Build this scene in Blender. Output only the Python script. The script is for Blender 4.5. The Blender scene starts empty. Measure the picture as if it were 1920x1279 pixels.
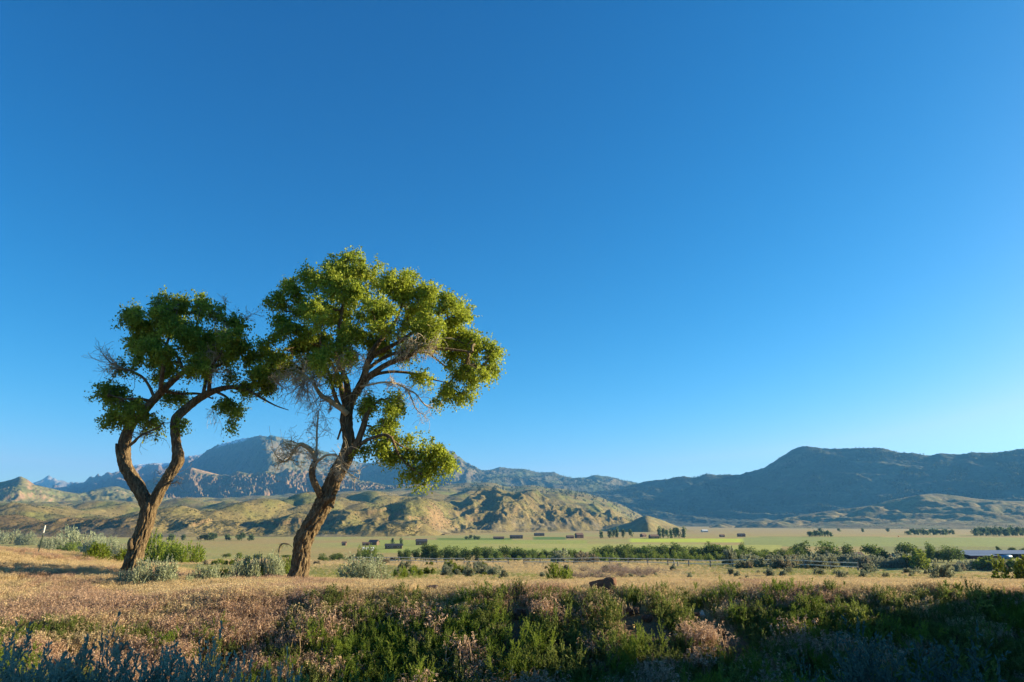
import bpy, math, random
import numpy as np
from mathutils import Vector, Matrix

# ------------------------------------------------------------------ camera, sky, sun, exposure
F = 1280.0; CX, CY = 960.0, 639.5; PITCH = math.atan(345.0 / F)
SUN_EL = math.radians(17.5); SUN_AZ = math.radians(78.0)      # azimuth clockwise from +Y (view direction)
scn = bpy.context.scene
col = scn.collection
cd = bpy.data.cameras.new('camera'); cam = bpy.data.objects.new('camera', cd); col.objects.link(cam)
cam.location = (0, 0, 0); cam.rotation_euler = (math.radians(90) + PITCH, 0, 0)
cd.sensor_fit = 'HORIZONTAL'; cd.sensor_width = 36.0; cd.lens = 36.0 * F / 1920.0
cd.clip_start = 0.1; cd.clip_end = 60000
scn.camera = cam
scn.render.resolution_x, scn.render.resolution_y = 1024, 682
vs = scn.view_settings
vs.view_transform = 'Standard'; vs.look = 'None'; vs.gamma = 1.0; vs.use_curve_mapping = False
vs.exposure = 1.62

w = bpy.data.worlds.new('World'); scn.world = w; w.use_nodes = True
nt = w.node_tree
sky = nt.nodes.new('ShaderNodeTexSky'); sky.sky_type = 'NISHITA'; sky.sun_disc = False
sky.sun_elevation = SUN_EL; sky.sun_rotation = SUN_AZ
sky.altitude = 1700; sky.air_density = 0.8; sky.dust_density = 1.5; sky.ozone_density = 1.4
hs = nt.nodes.new('ShaderNodeHueSaturation'); hs.inputs['Saturation'].default_value = 1.35; hs.inputs['Hue'].default_value = .492
bg = nt.nodes['Background']; bg.inputs['Strength'].default_value = 0.077
sep = nt.nodes.new('ShaderNodeSeparateColor'); com = nt.nodes.new('ShaderNodeCombineColor')
nt.links.new(sky.outputs['Color'], hs.inputs['Color']); nt.links.new(hs.outputs['Color'], sep.inputs['Color'])
chan = []
for i, (gain, power) in enumerate(((2.25, 1.9), (.92, 1.18), (.89, .97))):      # a clear, deep western sky: one grade for the whole dome
    m1 = nt.nodes.new('ShaderNodeMath'); m1.operation = 'MULTIPLY'; m1.inputs[1].default_value = .21
    m2 = nt.nodes.new('ShaderNodeMath'); m2.operation = 'POWER'; m2.inputs[1].default_value = power
    m3 = nt.nodes.new('ShaderNodeMath'); m3.operation = 'MULTIPLY'; m3.inputs[1].default_value = gain / .21
    nt.links.new(sep.outputs[i], m1.inputs[0]); nt.links.new(m1.outputs[0], m2.inputs[0])
    nt.links.new(m2.outputs[0], m3.inputs[0]); chan.append(m3)
mn = nt.nodes.new('ShaderNodeMath'); mn.operation = 'MULTIPLY'; mn.inputs[1].default_value = .66          # never redder than a pale blue
mm = nt.nodes.new('ShaderNodeMath'); mm.operation = 'MINIMUM'; nt.links.new(chan[1].outputs[0], mn.inputs[0])
nt.links.new(mn.outputs[0], mm.inputs[0]); nt.links.new(chan[0].outputs[0], mm.inputs[1]); nt.links.new(mm.outputs[0], com.inputs[0])
nt.links.new(chan[1].outputs[0], com.inputs[1]); nt.links.new(chan[2].outputs[0], com.inputs[2])
nt.links.new(com.outputs['Color'], bg.inputs['Color'])

sd = bpy.data.lights.new('sun', 'SUN'); sd.energy = 5.0; sd.angle = math.radians(0.53); sd.color = (1.0, 0.84, 0.54)
sun = bpy.data.objects.new('sun', sd); col.objects.link(sun)
SUN_DIR = Vector((math.sin(SUN_AZ) * math.cos(SUN_EL), math.cos(SUN_AZ) * math.cos(SUN_EL), math.sin(SUN_EL)))
sun.rotation_euler = SUN_DIR.to_track_quat('Z', 'Y').to_euler()
cy = scn.cycles
try:
    cy.use_denoising = True; cy.max_bounces = 6; cy.diffuse_bounces = 2; cy.glossy_bounces = 2
    cy.transmission_bounces = 4; cy.transparent_max_bounces = 8; cy.volume_bounces = 0
except Exception: pass

rng = np.random.default_rng(7); random.seed(7)
# ------------------------------------------------------------------ small helpers
def ray(u, v):
    xc = (u - CX) / F; yc = (CY - v) / F; c, s = math.cos(PITCH), math.sin(PITCH)
    return np.array([xc, c - yc * s, s + yc * c])
def at(u, v, Y):                                   # the point on the pixel's line of sight at depth Y
    r = ray(u, v); return r * (Y / r[1])
def sstep(a, b, x):
    t = np.clip((np.asarray(x, float) - a) / (b - a), 0, 1); return t * t * (3 - 2 * t)
def pchip(xs, ys, x):
    xs = np.asarray(xs, float); ys = np.asarray(ys, float); x = np.asarray(x, float)
    h = np.diff(xs); d = np.diff(ys) / h; m = np.zeros_like(ys)
    if len(xs) > 2:
        a, b = d[:-1], d[1:]; w1 = 2 * h[1:] + h[:-1]; w2 = h[1:] + 2 * h[:-1]
        ok = a * b > 0
        m[1:-1][ok] = ((w1 + w2)[ok]) / (w1[ok] / a[ok] + w2[ok] / b[ok])
    m[0] = d[0]; m[-1] = d[-1]
    x = np.clip(x, xs[0], xs[-1])
    i = np.clip(np.searchsorted(xs, x) - 1, 0, len(h) - 1); t = (x - xs[i]) / h[i]
    return ((1 + 2 * t) * (1 - t) ** 2 * ys[i] + t * (1 - t) ** 2 * h[i] * m[i]
            + t * t * (3 - 2 * t) * ys[i + 1] + t * t * (t - 1) * h[i] * m[i + 1])
def _h(ix, iy, seed):
    n = (ix.astype(np.int64) * 374761393 + iy.astype(np.int64) * 668265263 + seed * 974634777) & 0xffffffff
    n = ((n ^ (n >> 13)) * 1274126177) & 0xffffffff
    return ((n ^ (n >> 16)) & 0xffff) / 65535.0 * 2 * math.pi
def perlin(x, y, seed=0):
    x = np.asarray(x, float); y = np.asarray(y, float)
    ix = np.floor(x); iy = np.floor(y); fx = x - ix; fy = y - iy
    u = fx ** 3 * (fx * (fx * 6 - 15) + 10); v = fy ** 3 * (fy * (fy * 6 - 15) + 10)
    def g(a, b):
        an = _h(ix + a, iy + b, seed); return np.cos(an) * (fx - a) + np.sin(an) * (fy - b)
    return ((g(0, 0) * (1 - u) + g(1, 0) * u) * (1 - v) + (g(0, 1) * (1 - u) + g(1, 1) * u) * v) * 1.5
def fbm(x, y, o=4, seed=0, gain=.5, lac=2.03, kind=0):
    s = 0; a = 1; n = 0
    for k in range(o):
        p = perlin(x, y, seed + k * 17)
        if kind == 1: p = np.abs(p) * 2 - .5            # billow: round tops, sharp gullies
        if kind == 2: p = (1 - np.abs(p)) ** 2 * 2 - 1.2   # ridged
        s = s + a * p; n += a; x = np.asarray(x) * lac + 3.1; y = np.asarray(y) * lac + 1.7; a *= gain
    return s / n
def mesh_np(name, V, Fc, colr=None, smooth=True):
    me = bpy.data.meshes.new(name)
    V = np.asarray(V, np.float32); Fc = np.asarray(Fc, np.int32); k = Fc.shape[1]
    me.vertices.add(len(V)); me.vertices.foreach_set('co', V.ravel())
    me.loops.add(Fc.size); me.loops.foreach_set('vertex_index', Fc.ravel())
    me.polygons.add(len(Fc)); me.polygons.foreach_set('loop_start', np.arange(0, Fc.size, k, dtype=np.int32))
    me.polygons.foreach_set('use_smooth', np.full(len(Fc), smooth))
    if colr is not None:
        a = me.color_attributes.new('Col', 'FLOAT_COLOR', 'POINT')
        c4 = np.ones((len(V), 4), np.float32); c4[:, :3] = colr; a.data.foreach_set('color', c4.ravel())
    me.update(calc_edges=True); me.validate(); return me
def link(name, me, mat=None, parent=None, label=None, cat=None, group=None, kind=None, loc=None):
    o = bpy.data.objects.new(name, me); col.objects.link(o)
    if mat is not None and me is not None and not me.materials: me.materials.append(mat)
    if parent is not None: o.parent = parent
    if loc is not None: o.location = [float(c) for c in loc]
    tag(o, label, cat, group, kind); return o
def tag(o, label=None, cat=None, group=None, kind=None):
    if label: o['label'] = label
    if cat: o['category'] = cat
    if group: o['group'] = group
    if kind: o['kind'] = kind
    return o
def grid_faces(n, m):
    i = np.arange(n * m).reshape(n, m)
    return np.stack([i[:-1, :-1].ravel(), i[:-1, 1:].ravel(), i[1:, 1:].ravel(), i[1:, :-1].ravel()], 1)

# ------------------------------------------------------------------ materials
def mat_new(name):
    m = bpy.data.materials.new(name); m.use_nodes = True; t = m.node_tree
    return m, t, t.nodes['Principled BSDF']
def add(t, typ, **kw):
    n = t.nodes.new(typ)
    for k, v in kw.items(): setattr(n, k, v)
    return n
def noise_node(t, scale, detail=4, vec=None, rough=.55):
    n = add(t, 'ShaderNodeTexNoise'); n.inputs['Scale'].default_value = scale; n.inputs['Detail'].default_value = detail
    n.inputs['Roughness'].default_value = rough
    if vec: t.links.new(vec, n.inputs['Vector'])
    return n
def mult_col(t, colsock, fac_sock, lo, hi):           # colour * (lo..hi) driven by a 0..1 socket
    mr = add(t, 'ShaderNodeMapRange'); mr.inputs[1].default_value = .3; mr.inputs[2].default_value = .7
    mr.inputs[3].default_value = lo; mr.inputs[4].default_value = hi; t.links.new(fac_sock, mr.inputs[0])
    mx = add(t, 'ShaderNodeMix', data_type='RGBA', blend_type='MULTIPLY'); mx.inputs[0].default_value = 1
    t.links.new(colsock, mx.inputs[6]); t.links.new(mr.outputs[0], mx.inputs[7]); return mx.outputs[2]
def terrain_mat(name, scales, lo=.75, hi=1.25, bump=.5, bdist=1.0, bscale=None):
    m, t, b = mat_new(name); b.inputs['Roughness'].default_value = .95; b.inputs['Specular IOR Level'].default_value = .1
    a = add(t, 'ShaderNodeVertexColor', layer_name='Col'); g = add(t, 'ShaderNodeNewGeometry')
    c = a.outputs['Color']
    for i, s in enumerate(scales):
        n = noise_node(t, s, 5, g.outputs['Position']); c = mult_col(t, c, n.outputs['Fac'], lo, hi)
    t.links.new(c, b.inputs['Base Color'])
    if bump:
        n = noise_node(t, bscale or scales[-1], 6, g.outputs['Position'], .65)
        bp = add(t, 'ShaderNodeBump'); bp.inputs['Strength'].default_value = bump; bp.inputs['Distance'].default_value = bdist
        t.links.new(n.outputs['Fac'], bp.inputs['Height']); t.links.new(bp.outputs['Normal'], b.inputs['Normal'])
    return m
def plain_mat(name, c, rough=.8, nscale=None, lo=.75, hi=1.25, bump=0, bdist=.02, spec=.3, coord='Object', stretch=None, metallic=0):
    m, t, b = mat_new(name); b.inputs['Roughness'].default_value = rough; b.inputs['Specular IOR Level'].default_value = spec
    b.inputs['Metallic'].default_value = metallic
    rgb = add(t, 'ShaderNodeRGB'); rgb.outputs[0].default_value = (*c, 1); cs = rgb.outputs[0]
    if nscale:
        tc = add(t, 'ShaderNodeTexCoord'); v = tc.outputs[coord]
        if stretch:
            mp = add(t, 'ShaderNodeMapping'); mp.inputs['Scale'].default_value = stretch; t.links.new(v, mp.inputs['Vector']); v = mp.outputs[0]
        n = noise_node(t, nscale, 5, v); cs = mult_col(t, cs, n.outputs['Fac'], lo, hi)
        if bump:
            bp = add(t, 'ShaderNodeBump'); bp.inputs['Strength'].default_value = bump; bp.inputs['Distance'].default_value = bdist
            t.links.new(n.outputs['Fac'], bp.inputs['Height']); t.links.new(bp.outputs['Normal'], b.inputs['Normal'])
    t.links.new(cs, b.inputs['Base Color']); return m
def leaf_mat(name, trans=.35, rough=.6, rand=.25):
    """foliage: colour from the mesh attribute, varied per object, with some light let through the leaf"""
    m, t, b = mat_new(name); b.inputs['Roughness'].default_value = rough; b.inputs['Specular IOR Level'].default_value = .25
    a = add(t, 'ShaderNodeVertexColor', layer_name='Col'); oi = add(t, 'ShaderNodeObjectInfo')
    mr = add(t, 'ShaderNodeMapRange'); mr.inputs[3].default_value = 1 - rand; mr.inputs[4].default_value = 1 + rand
    t.links.new(oi.outputs['Random'], mr.inputs[0])
    mx = add(t, 'ShaderNodeMix', data_type='RGBA', blend_type='MULTIPLY'); mx.inputs[0].default_value = 1
    t.links.new(a.outputs['Color'], mx.inputs[6]); t.links.new(mr.outputs[0], mx.inputs[7])
    t.links.new(mx.outputs[2], b.inputs['Base Color'])
    tr = add(t, 'ShaderNodeBsdfTranslucent'); t.links.new(mx.outputs[2], tr.inputs['Color'])
    ms = add(t, 'ShaderNodeMixShader'); ms.inputs[0].default_value = trans
    t.links.new(b.outputs[0], ms.inputs[1]); t.links.new(tr.outputs[0], ms.inputs[2])
    t.links.new(ms.outputs[0], t.nodes['Material Output'].inputs['Surface']); return m

# ------------------------------------------------------------------ the ground
YY = [-400, -60, -8, -5, 3.6, 5.5, 8.5, 11.0, 12.6, 14.2, 18, 24, 40, 80, 150, 190, 260, 400, 1000, 2000, 3500, 9000]
ZC = [-1, -1.5, -1.65, -1.65, -1.68, -1.98, -2.7, -2.62, -2.0, -1.34, -1.47, -1.95, -3.05, -5.0, -7.4, -9.6, -16, -16.4, -15.6, -13, -7, 0]
ZL = [-1, -1.5, -1.65, -1.65, -1.68, -1.78, -1.88, -1.78, -1.66, -1.50, -1.44, -1.85, -2.95, -5.0, -7.4, -9.6, -16, -16.4, -15.6, -13, -7, 0]
def ground_z(x, y):
    x = np.asarray(x, float); y = np.asarray(y, float)
    near = sstep(60, 20, y)
    ys = y + perlin(x / 2.3, x * 0 + 5.5, 3) * .55 * near * sstep(4, 8, y) + perlin(x / .8, x * 0 + 2.5, 4) * .15 * near * sstep(6, 10, y)
    wl = sstep(-3.0, -8.5, x)
    ys = ys + sstep(.36, .56, x / np.maximum(y, 1)) * sstep(60, 150, y) * 85 * sstep(600, 280, y)      # the bench is narrower to the right
    z = pchip(YY, ZC, ys) * (1 - wl) + pchip(YY, ZL, ys) * wl
    z = z + 1.05 * np.exp(-((x + 18) / 6.5) ** 2 - ((y - 23.5) / 7.5) ** 2)
    z = z + fbm(x / 4.0, y / 4.0, 3, 11) * .13 * sstep(4.5, 9, np.abs(y)) * sstep(200, 60, y)
    z = z + fbm(x / 40.0, y / 40.0, 3, 12) * .9 * sstep(30, 120, y) * sstep(700, 200, y)
    z = z + fbm(x / 1.1, y / 1.1, 2, 14) * .05 * sstep(5, 8, y) * sstep(30, 15, y)
    # unseen hill added to the right of the road, shaped to shade the ditch
    q = y - .2126 * x
    hx = sstep(12.5, 19, x + .6 * perlin(y / 3, y * 0, 21)) * sstep(120, 40, x)
    hy = sstep(11.45 + .5 * perlin(x / 3.0, x * 0 + .5, 22), 9.9, q) * sstep(-60, -20, y)
    z = z + (13.0 + 1.2 * fbm(x / 7, y / 7, 3, 23)) * hx * hy
    return z
def on_ground(u, v, y0=6.0, y1=900.0):
    r = ray(u, v); Y = np.geomspace(y0, y1, 2500); x = r[0] / r[1] * Y; z = r[2] / r[1] * Y
    below = np.nonzero(z <= ground_z(x, Y))[0]
    i = below[0] if len(below) else len(Y) - 1
    return np.array([x[i], Y[i], float(ground_z(x[i], Y[i]))])
def gz(x, y): return float(ground_z(x, y))
# ------------------------------------------------------------------ ground sheet (polar grid, finer towards the viewer)
def mixc(a, b, t): return a * (1 - t[..., None]) + np.asarray(b) * t[..., None]
TAN = np.array([.35, .255, .12]); PINK = np.array([.34, .20, .125]); GRASS = np.array([.19, .20, .055]); SOIL = np.array([.115, .075, .05])
STRAW = np.array([.34, .255, .10]); ALF = np.array([.155, .205, .03]); ALF2 = np.array([.28, .32, .05])
def ground_colour(x, y):
    n1 = fbm(x / 9, y / 9, 4, 31); n2 = fbm(x / 60, y / 90, 4, 32); n3 = fbm(x / 2.5, y / 2.5, 3, 33)
    c = np.broadcast_to(TAN, x.shape + (3,)).copy()
    c = mixc(c, PINK, sstep(0, .5, n1) * .6 * sstep(60, 20, y))
    c = mixc(c, GRASS, sstep(-.08, .3, n2 + .35 * n1) * .8 * sstep(16, 45, y))
    bank = sstep(14.6, 12.4, y) * sstep(-1.5, -4.2, -np.abs(x + 3) * 0 - (x + 9.5)) + sstep(9.5, 7, y)
    c = mixc(c, SOIL, np.clip(bank, 0, 1) * sstep(3.0, 4.2, y))
    road = sstep(3.9, 3.6, y) * sstep(-6.4, -6.1, y)
    c = mixc(c, (.055, .055, .055), road)
    # valley floor and its fields
    fl = sstep(200, 280, y)
    floor = mixc(np.broadcast_to(STRAW, x.shape + (3,)), (.30, .29, .095), sstep(-.25, .35, fbm(x / 160, y / 220, 4, 35)))
    floor = mixc(floor, (.33, .25, .115), sstep(1100, 1700, y + x * .35) * .85)
    c = c * (1 - fl[..., None]) + floor * fl[..., None]
    def field(u0, u1, y0, y1, colr, edge=6, skew=0.0):
        nonlocal c
        k0 = (u0 - CX) / F / 1.0357; k1 = (u1 - CX) / F / 1.0357; yy = y + skew * x
        a = x / np.maximum(y, 1)
        mk = sstep(k0 - .002, k0 + .002, a) * sstep(k1 + .002, k1 - .002, a) * sstep(y0 - edge, y0 + edge, yy) * sstep(y1 + edge, y1 - edge, yy)
        st = .9 + .2 * sstep(-.2, .2, np.sin(yy / 9.0)) * 0 + .12 * fbm(x / 30, y / 30, 3, 36)
        c = c * (1 - mk[..., None]) + (np.asarray(colr) * st[..., None]) * mk[..., None]
    field(690, 1100, 430, 780, (.31, .34, .08), skew=.1)
    field(900, 1330, 520, 640, (.38, .36, .11))
    field(1180, 1400, 690, 860, (.45, .52, .06))
    field(1390, 1980, 560, 930, (.26, .29, .09))
    field(1100, 1460, 420, 600, (.37, .37, .095))
    field(1000, 1060, 800, 960, (.12, .20, .04))
    field(820, 960, 780, 900, (.16, .22, .04))
    field(1640, 1990, 440, 560, (.23, .23, .085))
    field(1500, 1990, 210, 400, (.27, .255, .085), 15)
    field(1420, 1650, 940, 1000, (.25, .26, .07))
    return c
af = np.concatenate([np.arange(-179, -44, 4.0), np.arange(-44, 44.01, .19), np.arange(48, 180, 4.0)])
rr = np.concatenate([[.25, .6, 1, 1.5], np.geomspace(2, 34, 175), np.geomspace(34.8, 5200, 250), [6000, 8000, 12000, 20000, 40000]])
A, R = np.meshgrid(np.radians(np.concatenate([af, [181.0]])), rr, indexing='ij')
GX, GY = R * np.sin(A), R * np.cos(A); GZ = ground_z(GX, GY)
GZ = GZ - sstep(6000, 12000, R) * 60
gcol = ground_colour(GX, GY)
M_ground = terrain_mat('dry_ground', (.35, 7.0), .78, 1.22, .6, .05, 9.0)
link('ground', mesh_np('ground', np.stack([GX, GY, GZ], -1).reshape(-1, 3), grid_faces(*GX.shape)[:, ::-1], gcol.reshape(-1, 3)), M_ground, kind='structure')

# ------------------------------------------------------------------ hills and mountains: surfaces lofted through lines of known distance
def line(pts, d=None):
    p = np.array([(q[0], q[1], q[2] if len(q) > 2 else 0) for q in pts], float)
    dd = p[:, 2] if d is None else np.interp(p[:, 0], [q[0] for q in d], [q[1] for q in d])
    return p[:, 0], p[:, 1], dd
SURF = {}
def loft(name, U, lines, segs, disp, colour, mat, back=(900, -250), ze=None):
    X = []
    for (pu, pv, pd) in lines:
        v = pchip(pu, pv, U); d = pchip(pu, pd, U)
        r = np.stack([ray(a, b) for a, b in zip(U, v)]); X.append(r * (d / r[:, 1])[:, None])
    X = np.array(X); T = np.arange(len(lines), dtype=float)
    tt = np.concatenate([np.linspace(k, k + 1, n, endpoint=False) for k, n in enumerate(segs)] + [[float(len(lines) - 1)]])
    out = np.zeros((len(U), len(tt), 3))
    for i in range(len(U)):
        for a in range(3): out[i, :, a] = pchip(T, X[:, i, a], tt)
    x, y, z = out[..., 0], out[..., 1], out[..., 2]
    TT = np.broadcast_to(tt[None], x.shape); UU = np.broadcast_to(U[:, None], x.shape)
    dz = disp(x, y, z, TT, UU); out[..., 2] = z = z + dz
    b1 = out[:, -1:, :] + np.array([0, back[0] * .3, back[1] * .4]); b2 = out[:, -1:, :] + np.array([0, back[0], back[1] * 1.6])
    gx = np.gradient(out, axis=0); gt = np.gradient(out, axis=1); nn = np.cross(gx, gt); nn /= np.linalg.norm(nn, axis=-1, keepdims=True) + 1e-9
    c = colour(x, y, z, np.abs(nn[..., 2]), TT, UU)
    full = np.concatenate([out, b1, b2], 1); cf = np.concatenate([c, c[:, -1:], c[:, -1:]], 1)
    n, m = full.shape[:2]
    SURF[name] = (out, np.abs(nn[..., 2]), TT, UU)
    return link(name, mesh_np(name, full.reshape(-1, 3), grid_faces(n, m)[:, ::-1], cf.reshape(-1, 3)), mat, kind='structure')
M_hill = terrain_mat('hill_grass_and_rock', (.012, .06, .22), .76, 1.2, .6, 5.0, .07)
M_mtn = terrain_mat('mountain_rock', (.003, .02, .06), .78, 1.2, .7, 24.0, .016)

# far snowy peaks at the left
def c_far(x, y, z, nz, t, u):
    c = np.broadcast_to(np.array([.22, .20, .20]), x.shape + (3,)).copy()
    return mixc(c, (.55, .57, .62), sstep(.15, .45, fbm(x / 160, z / 90, 4, 51)) * sstep(0.9, 1.5, t))
loft('far_peaks', np.arange(-300, 420, 3.0),
     [line([(-300, 950), (420, 950)], [(-300, 9500), (420, 9500)]), line([(-300, 922), (60, 925), (91, 915), (420, 930)], [(-300, 10800), (420, 10800)]),
      line([(-300, 905), (-80, 900), (0, 906), (50, 908), (72, 902), (84, 896), (91, 891), (98, 896), (108, 901), (118, 901), (130, 906), (150, 907), (420, 920)], [(-300, 12000), (420, 12000)])],
     (10, 24), lambda x, y, z, t, u: fbm(x / 420, y / 500, 5, 50, kind=2) * 110 * sstep(0, 1, t) * sstep(2.0, 1.6, t) + fbm(x / 90, y / 90, 3, 57) * 14, c_far, M_mtn)

# long snow-rimmed plateau left of the big mountain
def c_rim(x, y, z, nz, t, u):
    n = fbm(x / 300, y / 300, 4, 52); c = np.broadcast_to(np.array([.20, .145, .115]), x.shape + (3,)).copy()
    c = mixc(c, (.12, .13, .07), sstep(-.1, .4, n) * .6 * sstep(1.6, .8, t))
    sn = sstep(1.72, 1.90, t) * sstep(232, 262, u) * sstep(-.35, .1, fbm(x / 240, y / 240, 3, 53) + .15)
    return mixc(c, (.8, .82, .86), sn)
loft('plateau_rim', np.arange(60, 460, 1.6),
     [line([(60, 960), (460, 945)], [(60, 6000), (460, 6000)]), line([(60, 935), (140, 921), (220, 908), (300, 900), (460, 890)], [(60, 7600), (140, 7500), (235, 7000), (270, 7300), (330, 7000), (460, 7400)]),
      line([(60, 930), (110, 914), (140, 910), (165, 902), (185, 896), (205, 890), (222, 886), (240, 880), (255, 872), (272, 870), (290, 868.5), (320, 869), (340, 866), (348, 857), (370, 853), (400, 848), (460, 850)], [(60, 8700), (222, 8300), (250, 9000), (460, 9200)])],
     (16, 34), lambda x, y, z, t, u: fbm(x / 380 + y / 900, y / 900, 5, 54, kind=2) * 120 * sstep(.1, 1, t) * sstep(2.0, 1.65, t) + fbm(x / 70, y / 70, 3, 55) * 9, c_rim, M_mtn)

# the big mountain: a spur below the summit parts its shaded left face from the lit right one
def c_big(x, y, z, nz, t, u):
    n = fbm(x / 260, z / 120, 5, 61); c = np.broadcast_to(np.array([.115, .105, .065]), x.shape + (3,)).copy()
    c = mixc(c, (.08, .10, .038), sstep(-.15, .35, n) * .85)
    c = mixc(c, (.17, .12, .075), sstep(.80, .62, nz) * .6)
    sn = sstep(2.70, 2.9, t) * sstep(395, 425, u) * sstep(478, 450, u) * sstep(-.3, .05, fbm(x / 120, y / 120, 3, 62))
    return mixc(c, (.8, .82, .86), sn)
loft('mountain', np.arange(300, 1260, 1.9),
     [line([(300, 950), (1260, 950)], [(300, 4600), (1260, 4600)]),
      line([(300, 905), (400, 899), (500, 892), (600, 898), (700, 900), (800, 903), (900, 902), (1000, 905), (1100, 912), (1260, 925)],
           [(300, 6900), (400, 6550), (460, 5900), (512, 4450), (560, 5100), (640, 5700), (690, 6200), (760, 6000), (838, 5000), (880, 5300), (960, 5500), (1100, 5400), (1260, 5400)]),
      line([(300, 895), (360, 872), (400, 858), (450, 848), (500, 838), (540, 846), (600, 866), (660, 880), (700, 882), (760, 873), (835, 862), (870, 880), (910, 893), (1000, 897), (1060, 903), (1120, 903), (1180, 912), (1260, 922)],
           [(300, 7300), (400, 7000), (460, 6450), (508, 5250), (540, 5700), (640, 6300), (690, 6750), (760, 6550), (840, 5600), (880, 5850), (960, 6000), (1100, 5900), (1260, 5900)]),
      line([(300, 905), (340, 880), (362, 868), (374, 857), (388, 845), (410, 834), (440, 826), (470, 820), (490, 817), (500, 818.5), (506, 816.5), (522, 820), (545, 825), (580, 838), (620, 850), (660, 863), (690, 869), (720, 865), (760, 857), (800, 850), (835, 845.5), (850, 846.5), (858, 854), (870, 864), (885, 875), (905, 882), (920, 881), (938, 876), (955, 878), (985, 880), (1012, 886), (1035, 885.5), (1055, 892), (1082, 897), (1100, 895), (1115, 891), (1135, 893), (1150, 895), (1170, 901), (1190, 905), (1220, 916), (1260, 925)],
           [(300, 7700), (400, 7300), (500, 6700), (640, 7100), (690, 7200), (760, 7100), (845, 6500), (960, 6700), (1260, 6500)])],
     (20, 44, 30), lambda x, y, z, t, u: fbm(x / 330, y / 620, 6, 63, .56, kind=2) * (85 - 45 * sstep(860, 930, u)) * sstep(.2, 1, t) * sstep(3.0, 2.5, t) * (1 - .75 * sstep(360, 420, u) * sstep(520, 480, u)) + fbm(x / 60, y / 60, 4, 64, .6, kind=2) * 15 * sstep(.6, 1.2, t) * (1 - .75 * sstep(860, 920, u)) + fbm(x / 15, y / 60, 2, 69) * 5 * sstep(2.9, 3, t),
     c_big, M_mtn)

# hills at the far left
def c_left(x, y, z, nz, t, u):
    n = fbm(x / 120, y / 120, 4, 66); c = np.broadcast_to(np.array([.215, .19, .075]), x.shape + (3,)).copy()
    c = mixc(c, (.15, .17, .06), sstep(-.1, .3, n) * .7)
    return mixc(c, (.30, .185, .115), sstep(.86, .72, nz))
loft('left_hills', np.arange(-420, 330, 2.2),
     [line([(-420, 965), (330, 965)], [(-420, 2700), (330, 2700)]),
      line([(-420, 938), (-100, 938), (40, 930), (120, 938), (200, 938), (330, 945)], [(-420, 3000), (-60, 3000), (48, 2820), (130, 3050), (330, 3100)]),
      line([(-420, 900), (-100, 905), (-40, 907), (0, 904), (22, 899), (38, 894), (50, 898), (60, 907), (90, 914), (125, 922), (150, 925), (180, 917), (215, 912), (250, 920), (330, 935)], [(-420, 3800), (-60, 3800), (40, 3500), (150, 4000), (215, 4100), (330, 4200)])],
     (26, 34), lambda x, y, z, t, u: fbm(x / 170, y / 260, 5, 67, kind=2) * 26 * sstep(.1, .8, t) * sstep(2.0, 1.6, t) + fbm(x / 22, y / 22, 3, 68) * 2.5, c_left, M_hill)

# cliff band under the big mountain
def d_cliff(x, y, z, t, u):
    r = fbm(x / 170 + y / 300, y / 260, 5, 71, .6, kind=2) * 46 * (.7 + .7 * perlin(x / 330, y / 500, 76)) + fbm(x / 30, y / 45, 4, 72, .6, kind=2) * 17
    return r * sstep(.5, 1.1, t) * sstep(2.06, 1.75, t) + fbm(x / 20, y / 26, 3, 73) * 5 + fbm(x / 34, y / 200, 2, 74) * 12 * sstep(1.8, 2, t)
def c_cliff(x, y, z, nz, t, u):
    c = np.broadcast_to(np.array([.15, .145, .055]), x.shape + (3,)).copy()
    c = mixc(c, (.19, .125, .08), sstep(.88, .70, nz)); return mixc(c, (.38, .24, .15), sstep(.0, .4, fbm(x / 40, z / 60, 3, 75)) * sstep(.8, .6, nz) * .7)
loft('cliffs', np.arange(215, 860, 1.15),
     [line([(215, 960), (860, 960)], [(215, 3300), (860, 3300)]),
      line([(215, 940), (300, 937), (350, 940), (420, 934), (500, 929), (600, 926), (700, 923), (860, 915)], [(215, 3850), (860, 3850)]),
      line([(215, 925), (262, 912), (280, 899), (300, 894), (318, 898), (335, 892), (350, 882), (360, 879), (372, 884), (384, 889), (410, 890), (425, 892), (440, 886), (452, 885), (470, 889), (490, 885), (505, 884), (520, 887), (540, 880), (560, 880), (580, 885), (610, 887), (640, 893), (670, 899), (700, 905), (740, 912), (800, 912), (860, 912)], [(215, 4150), (860, 4150)])],
     (24, 46), d_cliff, c_cliff, M_mtn, back=(1500, -40))

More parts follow.
